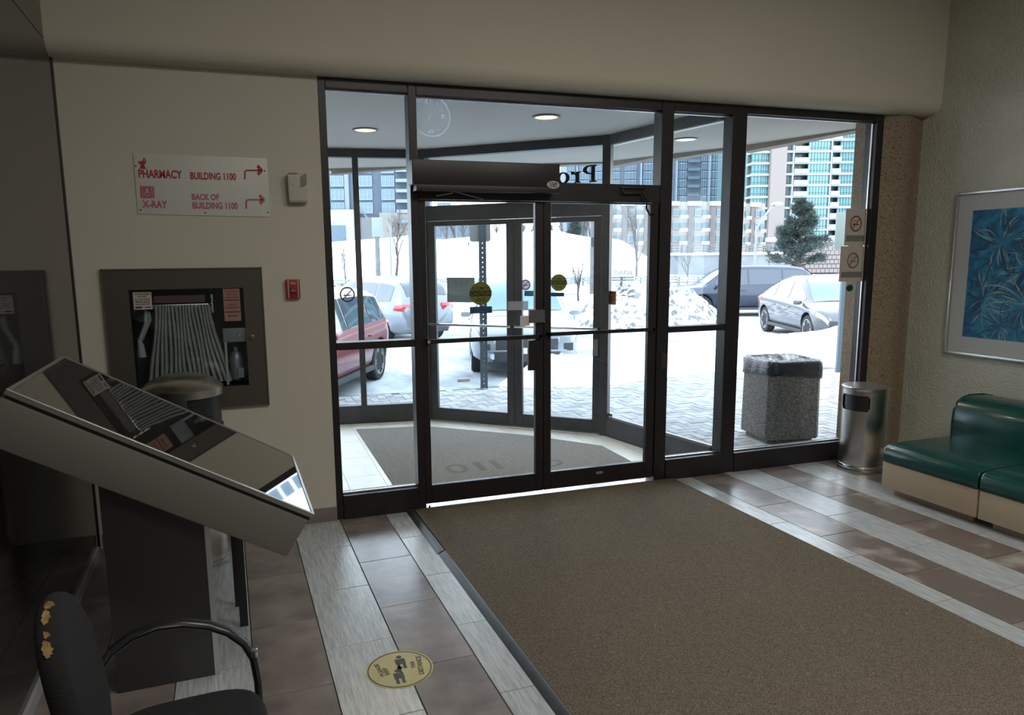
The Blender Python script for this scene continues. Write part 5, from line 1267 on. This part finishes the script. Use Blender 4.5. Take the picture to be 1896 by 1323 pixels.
def xt3(e, h_, d):
    s_ = d/1330
    MB().tube([(0, 0, h_-.3), (8*s_, 0, h_+8*s_), (22*s_, 0, h_+28*s_), (32*s_, 0, h_+36*s_)], .09, 8).build('arm', GALV, e, smooth=True)
    MB().lathe([(.05, -.1), (.45, -.05), (.5, .08), (.2, .2)], 16, c=(36*s_, 0)).build('lamp_head', M('lamp_head_grey', (.2, .21, .22), .5), e, smooth=True)
    lh = [c_ for c_ in e.children if c_.name.startswith('lamp_head')][0]; lh.location = (0, 0, h_+38*s_)
pole('street_lamp', 'tall grey street lamp with curved arm left of the pine tree', 1397, 495, 418, 62, .22, GALV, 'lamp', xt3)
pole('street_lamp', 'small street lamp on the slope in front of the pale terraced flats', 1163, 452, 432, 88, .2, GALV, 'lamp')
# guard rail
a = at(600, 515, 51); gr = empty('guard_rail', LD(0, 51, ZL), -YAW, 'long grey steel guard rail on posts at the far side of the parking lot', 'guard rail')
l0, l1 = lat(560, 51), lat(1420, 51)
for z in (.42, .60): MB().box(l0, l1, -.04, .02, z-.06, z+.06).build('rail', GALV, gr, bevel=.02)
for k in range(24): 
    x = l0+(l1-l0)*(k+.5)/24; MB().box(x-.07, x+.07, .02, .14, 0, .68).build('post', WOODP, gr)
gr2 = empty('railing', LD(0, 33, ZL), -YAW, 'thin pipe railing nearer than the guard rail, right of the doors', 'railing')
l0, l1 = lat(1225, 33), lat(1400, 33); MB().tube([(l0, 0, .85), (l1, 0, .92)], .035, 8).build('rail', GALV, gr2)
for x in (l0+.4, (l0+l1)/2, l1-.4): MB().tube([(x, 0, 0), (x, 0, .88)], .05, 8).build('post', GALV, gr2)

# ------------------------------------------------------------------ vegetation
def bare_tree(name, label, px, pyb, pyt, d, seed, grp=None, cat='tree', spread=.5, sub=4, r0=None, mat=TWIG):
    b0 = at(px, pyb, d); h_ = at(px, pyt, d).z-b0.z; b0.z -= .45; h_ += .45; rt2 = random.Random(seed); mb = MB(); tr = MB()
    r0 = r0 or h_*.02
    def br_(p, dr, ln, r, lev):
        p2 = p+dr*ln; mid = p+dr*ln*.5+Vector((rt2.uniform(-1, 1), rt2.uniform(-1, 1), 0))*ln*.04
        (tr if lev == 0 else mb).tube([p, mid, p2], [r, r*.8, r*.6], 3 if lev else 6, caps=False)
        if lev >= sub: return
        for k in range(3 if lev else 5):
            t_ = rt2.uniform(.45, 1.); s_ = p.lerp(p2, t_)
            nd = (dr+Vector((rt2.uniform(-1, 1), rt2.uniform(-1, 1), rt2.uniform(-.1, .6)))*spread*1.3).normalized()
            br_(s_, nd, ln*rt2.uniform(.5, .75), r*.5, lev+1)
        if lev: br_(p2, (dr+Vector((rt2.uniform(-1, 1), rt2.uniform(-1, 1), .3))*.2).normalized(), ln*.6, r*.5, lev+1)
    br_(Vector((0, 0, 0)), Vector((rt2.uniform(-.05, .05), 0, 1)).normalized(), h_*.48, r0, 0)
    e = empty(name, b0, 0, label, cat, grp); tr.build('trunk', BARK, e, fix=False); mb.build('branches', mat, e, fix=False)['kind'] = 'stuff'
    return e
bare_tree('bare_tree', 'leafless young tree on the slope seen through the narrow left window', 640, 522, 450, 54, 1)
bare_tree('bare_tree', 'taller leafless tree in front of the beige podium at left', 733, 505, 375, 60, 2)
bare_tree('bare_tree', 'small bare bush on the snow slope behind the sign plate', 868, 462, 425, 72, 3, spread=.7)
bare_tree('bare_tree', 'thin bare sapling left of the utility pole behind the right doors', 1072, 555, 450, 34, 4, spread=.25, sub=2)
bare_tree('bare_tree', 'bare tree before the pale flats, in the window beside the outer doors', 1178, 508, 385, 58, 5)
bare_tree('bare_tree', 'small bare tree at the foot of the retaining wall', 1272, 520, 455, 52, 6)
bare_tree('bare_tree', 'leafless shrub beside the navy car, by the pipe railing', 1262, 548, 505, 30, 16, spread=.8, sub=3)
for i, (px, pb, pt, d) in enumerate([(826, 447, 398, 110), (842, 447, 394, 112), (858, 446, 400, 108), (875, 446, 395, 112), (968, 436, 408, 118), (984, 436, 412, 118), (1002, 434, 405, 118), (1022, 433, 410, 118), (1042, 438, 402, 118), (1080, 446, 396, 120), (1092, 446, 400, 118), (920, 436, 412, 120)]):
    bare_tree('background_tree', ['leafless tree furthest left on the hill crest', 'second leafless tree from the left on the hill crest', 'third leafless tree from the left on the hill crest', 'leafless crest tree just left of the sign plate', 'leafless crest tree right beside the centre post of the outer doors', 'second leafless crest tree right of the outer doors centre post', 'leafless crest tree behind the inner doors meeting stile', 'leafless crest tree just right of the inner doors meeting stile', 'leafless crest tree touching the small conifer on its left', 'leafless crest tree touching the small conifer on its right', 'leafless crest tree behind the arrow sign pole', 'leafless crest tree right of the blank sign plate'][i], px, pb, pt, d, 20+i, 'leafless trees along the hill crest', sub=3, r0=.19)
def conifer(name, label, px, pyb, pyt, wpx, d, seed, tufts, droop=.12, irregular=.3, blade=.30):
    b0 = at(px, pyb, d); h_ = at(px, pyt, d).z-b0.z; rad = wpx/2*d/1330; rt2 = random.Random(seed)
    e = empty(name, b0, 0, label, 'tree'); MB().lathe([(h_*.035, 0), (h_*.02, h_*.6), (.02, h_*.97)], 8).build('trunk', BARK, e, smooth=True)
    bb = MB(); nd = MB()
    limbs = []
    for i in range(46):
        t_ = (i+rt2.random())/46; limbs.append((h_*(.05+.88*t_), rt2.uniform(0, 2*pi), rad*((1-t_)**.8)*rt2.uniform(.55, 1.12)+.10, rt2.uniform(.05, .55)))
    for z, a_, r_, up_ in limbs: bb.tube([Vector((0, 0, z-.05)), Vector((r_*.95*cos(a_), r_*.95*sin(a_), z+r_*up_*.9))], [.05, .012], 3, caps=False)
    for i in range(tufts):
        z, a_, rl, up_ = limbs[i % 46]; f_ = rt2.random()**.55; r_ = rl*f_
        a_ += rt2.gauss(0, .16); p = Vector((r_*cos(a_), r_*sin(a_), z+r_*up_+rt2.gauss(0, .07)))
        out = Vector((cos(a_), sin(a_), .35)).normalized()
        for k in range(16):
            dr = (out*.7+Vector((rt2.uniform(-1, 1), rt2.uniform(-1, 1), rt2.uniform(-.7, 1)))*.85).normalized()
            q = p+Vector((rt2.uniform(-1, 1), rt2.uniform(-1, 1), rt2.uniform(-1, 1)))*blade*.4
            sd_ = dr.cross(Vector((rt2.uniform(-1, 1), rt2.uniform(-1, 1), rt2.uniform(-1, 1)))).normalized()*blade*.07
            nd.add([q-sd_, q+sd_, q+dr*blade], [(0, 1, 2)])
    bb.build('branches', BARK, e, fix=False); nd.build('needles', NEEDLE, e, fix=False)['kind'] = 'stuff'
    return e
conifer('pine_tree', 'bushy dark pine tree behind the navy car and in front of the glass tower', 1478, 500, 368, 135, 46, 8, 900, irregular=.32, blade=.34)
conifer('pine_tree', 'small distant conifer on the crest of the snow hill', 1064, 442, 404, 24, 105, 9, 200, blade=.6)
gb = MB(); rg = random.Random(4)
for i in range(900):
    px = rg.uniform(600, 1110); d = rg.uniform(53, 60); p = LD(lat(px, d), d, ZL+.0+max(0, (d-56)*.02)); h_ = rg.uniform(.25, .95)*(.5+.5*abs(noise.noise(Vector((px*.02, 0, 0)))*2+.4)); x_ = rg.uniform(-.25, .25)
    gb.add([(p.x-.035, p.y, p.z), (p.x+.035, p.y, p.z), (p.x+x_, p.y, p.z+h_)], [(0, 1, 2)])
tag(gb.build('dry_stalks', M('dry_stalk', (.10, .09, .085), .9), fix=False), 'dry weed stalks poking through the snow along the guard rail', 'grass', kind='stuff')

# ------------------------------------------------------------------ buildings
class Bld:
    def __init__(s, name, label, px0, d, rot=0., grp=None):
        s.d = d; s.l0 = lat(px0, d); s.e = empty(name, LD(s.l0, d, ZL), -YAW+rot, label, 'building', grp)
    def U(s, px): return lat(px, s.d)-s.l0
    def Z(s, py, px=1200): return at(px, py, s.d).z-ZL
    def box(s, name, px0, px1, py0, py1, y0, y1, mat, px=None):
        return MB().box(s.U(px0), s.U(px1), y0, y1, s.Z(py1), s.Z(py0)).build(name, mat, s.e)
TEAL = M('tower_glass', (.03, .15, .165), .25, coat=.4); TEAL2 = M('tower_glass_pale', (.085, .21, .225), .3); TDARK = M('tower_glass_dark', (.02, .055, .075), .2)
SLABW = M('slab_white', (.21, .24, .245), .6); BEIGE = M('tower_beige', (.16, .142, .135), .8); MULL = M('tower_mullion', (.035, .06, .07), .5)
# glass tower
tw_ = Bld('glass_tower', 'tall teal glass apartment tower with white floor slabs behind the pine tree', 1384, 200)
fh = 19.6; basey = 478
def U(px): return tw_.U(px)
MB().box(U(1384), U(1700), 3.0, 30, 0, tw_.Z(60)).build('core', M('core_dark', (.05, .09, .10), .6), tw_.e)
MB().box(U(1416), U(1444), -1.5, 3.2, 0, tw_.Z(60)).build('shaft_wall', BEIGE, tw_.e)
mul = MB(); bays = [(1384, 1402, 0, TEAL, 3), (1403, 1415, .3, TEAL2, 3), (1445, 1455, 0, TDARK, 2), (1460, 1484, 1.3, TDARK, 4), (1485, 1523, -.6, TEAL2, 7), (1528, 1542, 1.3, TDARK, 3), (1543, 1590, -.2, TEAL, 9), (1592, 1640, -.2, TEAL, 9), (1645, 1700, 0, TEAL2, 9)]
firstw = {}
for fl2 in range(13):
    z0 = (fl2*fh)*200/1330+.4; z1 = z0+fh*200/1330
    MB().box(U(1383), U(1415.5), -.5, 3.5, z1-.62, z1-.05).build('floor_slab', SLABW, tw_.e)
    MB().box(U(1444.5), U(1700), -.9, 3.5, z1-.62, z1-.05).build('floor_slab', SLABW, tw_.e)
    for bi, (a_, b_, off, m_, nn) in enumerate(bays):
        if bi not in firstw:
            firstw[bi] = MB().box(0, U(b_)-U(a_), 0, .2, 0, z1-z0-.62).build('window', m_, tw_.e); o = firstw[bi]
        else: o = inst(firstw[bi], tw_.e, name='window')
        o.location = (U(a_), off, z0-.02)
        for k in range(nn+1):
            x = U(a_)+(U(b_)-U(a_))*k/nn; mul.box(x-.07, x+.07, off-.08, off+.02, z0, z1-.6)
        mul.box(U(a_), U(b_), off-.08, off+.02, z0+.55, z0+.67)
    for (a_, b_) in ((1459, 1485), (1527, 1543)): MB().box(U(a_), U(b_), -1.3, -1.15, z0-.05, z0+1.0).build('balcony_rail', M('balcony_glass', (.22, .32, .36), .3), tw_.e); MB().box(U(a_), U(b_), -1.3, .5, z0-.25, z0-.05).build('balcony_floor', SLABW, tw_.e)
mul.build('window_mullions', MULL, tw_.e, fix=False)['kind'] = 'stuff'
for px in (1457.5, 1526, 1591): MB().box(U(px-1.2), U(px+1.2), -1.0, 3, 0, tw_.Z(60)).build('fin_wall', SLABW, tw_.e)
# grey tower
g2 = Bld('grey_tower', 'dark blue-grey apartment tower with balconies seen between the window posts', 1120, 270)
U = g2.U; MB().box(U(1050), U(1352), 2.0, 30, 0, g2.Z(150)).build('core', M('core_grey', (.055, .075, .10), .7), g2.e)
DG = M('window_bluegrey', (.05, .08, .11), .3); PG = M('panel_pale', (.13, .165, .20), .7)
mul = MB(); w0 = None
cols = [(1052, 1064), (1072, 1090), (1098, 1116), (1132, 1146), (1156, 1176), (1190, 1206), (1214, 1230), (1254, 1268), (1296, 1308), (1313, 1328), (1330, 1342)]
for fl2 in range(20):
    z0 = fl2*3.0; z1 = z0+3
    for ci, (a_, b_) in enumerate(cols):
        if fl2 < 6: continue
        o = MB().box(U(a_), U(b_), 1.6, 2.1, z0+.3, z1-.3).build('window', DG, g2.e) if w0 is None else None
        if w0 is None: w0 = o; w0w = U(b_)-U(a_); w0.data.transform(Matrix.Translation((-U(a_), -1.6, -z0-.3)))
        else: o = inst(w0, g2.e, name='window')
        o.location = (U(a_), 1.6, z0+.3); o.scale = ((U(b_)-U(a_))/w0w, 1, 1)
        for k in range(4): x = U(a_)+(U(b_)-U(a_))*k/3; mul.box(x-.09, x+.09, 1.5, 1.62, z0+.3, z1-.3)
        mul.box(U(a_), U(b_), 1.45, 1.62, z1-.35, z1)
mul.build('window_frames', PG, g2.e, fix=False)['kind'] = 'stuff'
for px in (1068, 1128, 1185, 1250, 1310): MB().box(U(px-1.5), U(px+1.5), .8, 2.2, 0, g2.Z(150)).build('pale_strip', PG, g2.e)
for fl2 in range(6, 20): MB().box(U(1270), U(1292), .6, 2.1, fl2*3, fl2*3+1.0).build('balcony', M('balcony_dark', (.05, .08, .11), .5), g2.e)
# dark block on the left
g3 = Bld('apartment_block', 'dark slate apartment block with white-framed windows behind the narrow left window', 590, 160)
U = g3.U; Zz = g3.Z
MB().box(U(500), U(756), 1.0, 25, Zz(402, 680), Zz(270, 680)).build('wall', M('slate_wall', (.045, .062, .088), .8), g3.e)
MB().box(U(642), U(650), .6, 1.4, Zz(402, 640), Zz(270, 640)).build('pale_strip', PG, g3.e)
mul = MB()
for ri in range(5):
    yt = 275+ri*25; yb = yt+19
    for (a_, b_) in ((532, 556), (575, 600), (617, 640), (669, 692), (710, 733), (778, 800), (812, 836)):
        MB().box(U(a_), U(b_), .85, 1.05, Zz(yb, a_), Zz(yt, a_)).build('window', M('block_window', (.09, .15, .20), .3), g3.e)
        for k in range(4): x = U(a_)+(U(b_)-U(a_))*k/3; mul.box(x-.08, x+.08, .75, .9, Zz(yb, a_), Zz(yt, a_))
        mul.box(U(a_), U(b_), .75, .9, Zz(yb, a_)-.08, Zz(yb, a_)+.08); mul.box(U(a_), U(b_), .75, .9, Zz(yt, a_)-.08, Zz(yt, a_)+.08); zm = (Zz(yb, a_)+Zz(yt, a_))/2; mul.box(U(a_), U(b_), .75, .9, zm-.06, zm+.06)
mul.build('window_frames', M('frame_pale', (.17, .20, .24), .6), g3.e, fix=False)['kind'] = 'stuff'
MB().box(U(756), U(785), 1.4, 25, 0, Zz(265, 760)).build('side_wall', M('side_wall_grey', (.07, .09, .11), .8), g3.e)
for ri in range(6):
    yb = 318+ri*19; MB().box(U(737), U(775), -.4, 1.4, Zz(yb, 745), Zz(yb-6, 745)).build('balcony', M('balcony_pale', (.15, .18, .21), .5), g3.e)
MB().box(U(600), U(668), -.2, 3, 0, Zz(388, 630)).build('podium', M('podium_white', (.24, .27, .29), .7), g3.e)
MB().box(U(609), U(642), -.5, -.15, 0, Zz(417, 630)).build('garage_door', M('garage_grey', (.07, .10, .13), .6), g3.e)
MB().box(U(668), U(705), .2, 3, 0, Zz(402, 690)).build('podium_wall', M('podium_brown', (.10, .10, .11), .8), g3.e)
MB().box(U(705), U(830), .0, 3, 0, Zz(393, 740)).build('podium_wall', M('podium_beige', (.16, .15, .14), .8), g3.e)
# grey building behind the trees left door
g4 = Bld('low_building', 'low grey building behind the leafless trees at the hill crest', 800, 136)
U = g4.U; MB().box(U(790), U(880), 0, 8, 0, g4.Z(402, 840)).build('wall', M('lowbuild_wall', (.10, .115, .14), .8), g4.e)
for k in range(6): MB().box(U(797+k*13), U(804+k*13), -.15, .05, g4.Z(436, 840), g4.Z(412, 840)).build('window', DG, g4.e)
# terraced flats
FLAT = M('flats_beige', (.20, .186, .178), .8); FLATP = M('flats_pale', (.29, .295, .30), .7); FLATB = M('flats_brown', (.095, .085, .085), .8); FW_ = M('flats_window', (.07, .12, .14), .3)
def flats(name, label, px0, px1, pytop, d, units):
    g = Bld(name, label, px0, d); U = g.U
    MB().box(U(px0), U(px1), 0, 14, 0, g.Z(pytop, px0)).build('wall', FLAT, g.e)
    n_ = units; wpx = (px1-px0)/n_
    for i in range(n_):
        x0 = px0+i*wpx
        MB().box(U(x0+wpx*.05), U(x0+wpx*.28), -.4, .1, 0, g.Z(pytop+3, x0)).build('pier', FLATB, g.e)
        MB().box(U(x0+wpx*.0), U(x0+wpx*.62), -.6, .1, g.Z(pytop+6, x0), g.Z(pytop-2, x0)).build('parapet', FLATP, g.e)
        for r_ in range(4):
            yt = pytop+12+r_*24
            if yt > 458: continue
            f = MB().box(U(x0+wpx*.36), U(x0+wpx*.60), -.25, .05, g.Z(yt+13, x0), g.Z(yt, x0)).build('window', FLATP, g.e)
            MB().box(U(x0+wpx*.38), U(x0+wpx*.47), -.30, -.22, g.Z(yt+12, x0), g.Z(yt+1, x0)).build('pane', FW_, f); MB().box(U(x0+wpx*.49), U(x0+wpx*.58), -.30, -.22, g.Z(yt+12, x0), g.Z(yt+1, x0)).build('pane', FW_, f)
            f = MB().box(U(x0+wpx*.70), U(x0+wpx*.94), -.25, .05, g.Z(yt+12, x0), g.Z(yt+2, x0)).build('window', FW_, g.e)
            MB().box(U(x0+wpx*.64), U(x0+wpx*.98), -1.2, -1.1, g.Z(yt+18, x0), g.Z(yt+12, x0)).build('balcony_rail', FLATP, g.e)
    return g
flats('terraced_flats', 'pale beige terraced flats below the grey tower, middle of the skyline', 1108, 1350, 375, 120, 6)
flats('terraced_flats', 'narrow beige flats below the teal tower, left of the pine', 1357, 1412, 377, 120, 2)
flats('terraced_flats', 'low beige flats behind the pine tree, right of the street lamp', 1414, 1600, 442, 120, 5)
# retaining wall with fence
rw_ = empty('retaining_wall', LD(0, 70, ZL), -YAW, 'long grey retaining wall with railings behind the snow at right', 'wall')
l0, l1 = lat(1205, 70), lat(1620, 70)
MB().box(l0, l1, 0, 1, 0, at(1300, 472, 70).z-ZL).build('wall', M('retaining_grey', (.14, .15, .165), .85, var=.12, scale=1.), rw_)
MB().box(l0, l1, -.2, 1.2, at(1300, 472, 70).z-ZL, at(1300, 468, 70).z-ZL).build('snow_cap', SNOW, rw_)
for k, py in enumerate((464, 459, 454)): MB().box(l0, l1, .3, .38, at(1300, py, 70).z-ZL-.05, at(1300, py, 70).z-ZL+.05).build('rail', WOODP, rw_)
for k in range(22): x = l0+(l1-l0)*k/21; MB().box(x-.05, x+.05, .3, .4, at(1300, 470, 70).z-ZL, at(1300, 452, 70).z-ZL).build('post', WOODP, rw_)
for px, py0, py1, m_ in ((1500, 462, 495, 0), ):
    for r_ in range(6):
        for c_ in range(9):
            x = lat(px-12+c_*8+(4 if r_ % 2 else 0), 69.5); MB().box(x, x+.38, -.62, -.05, .35+r_*.42, .35+r_*.42+.38).build('block', M('block_tan', (.15, .13, .125), .85), rw_, bevel=.03, seg=1)
bpy.context.view_layer.update()
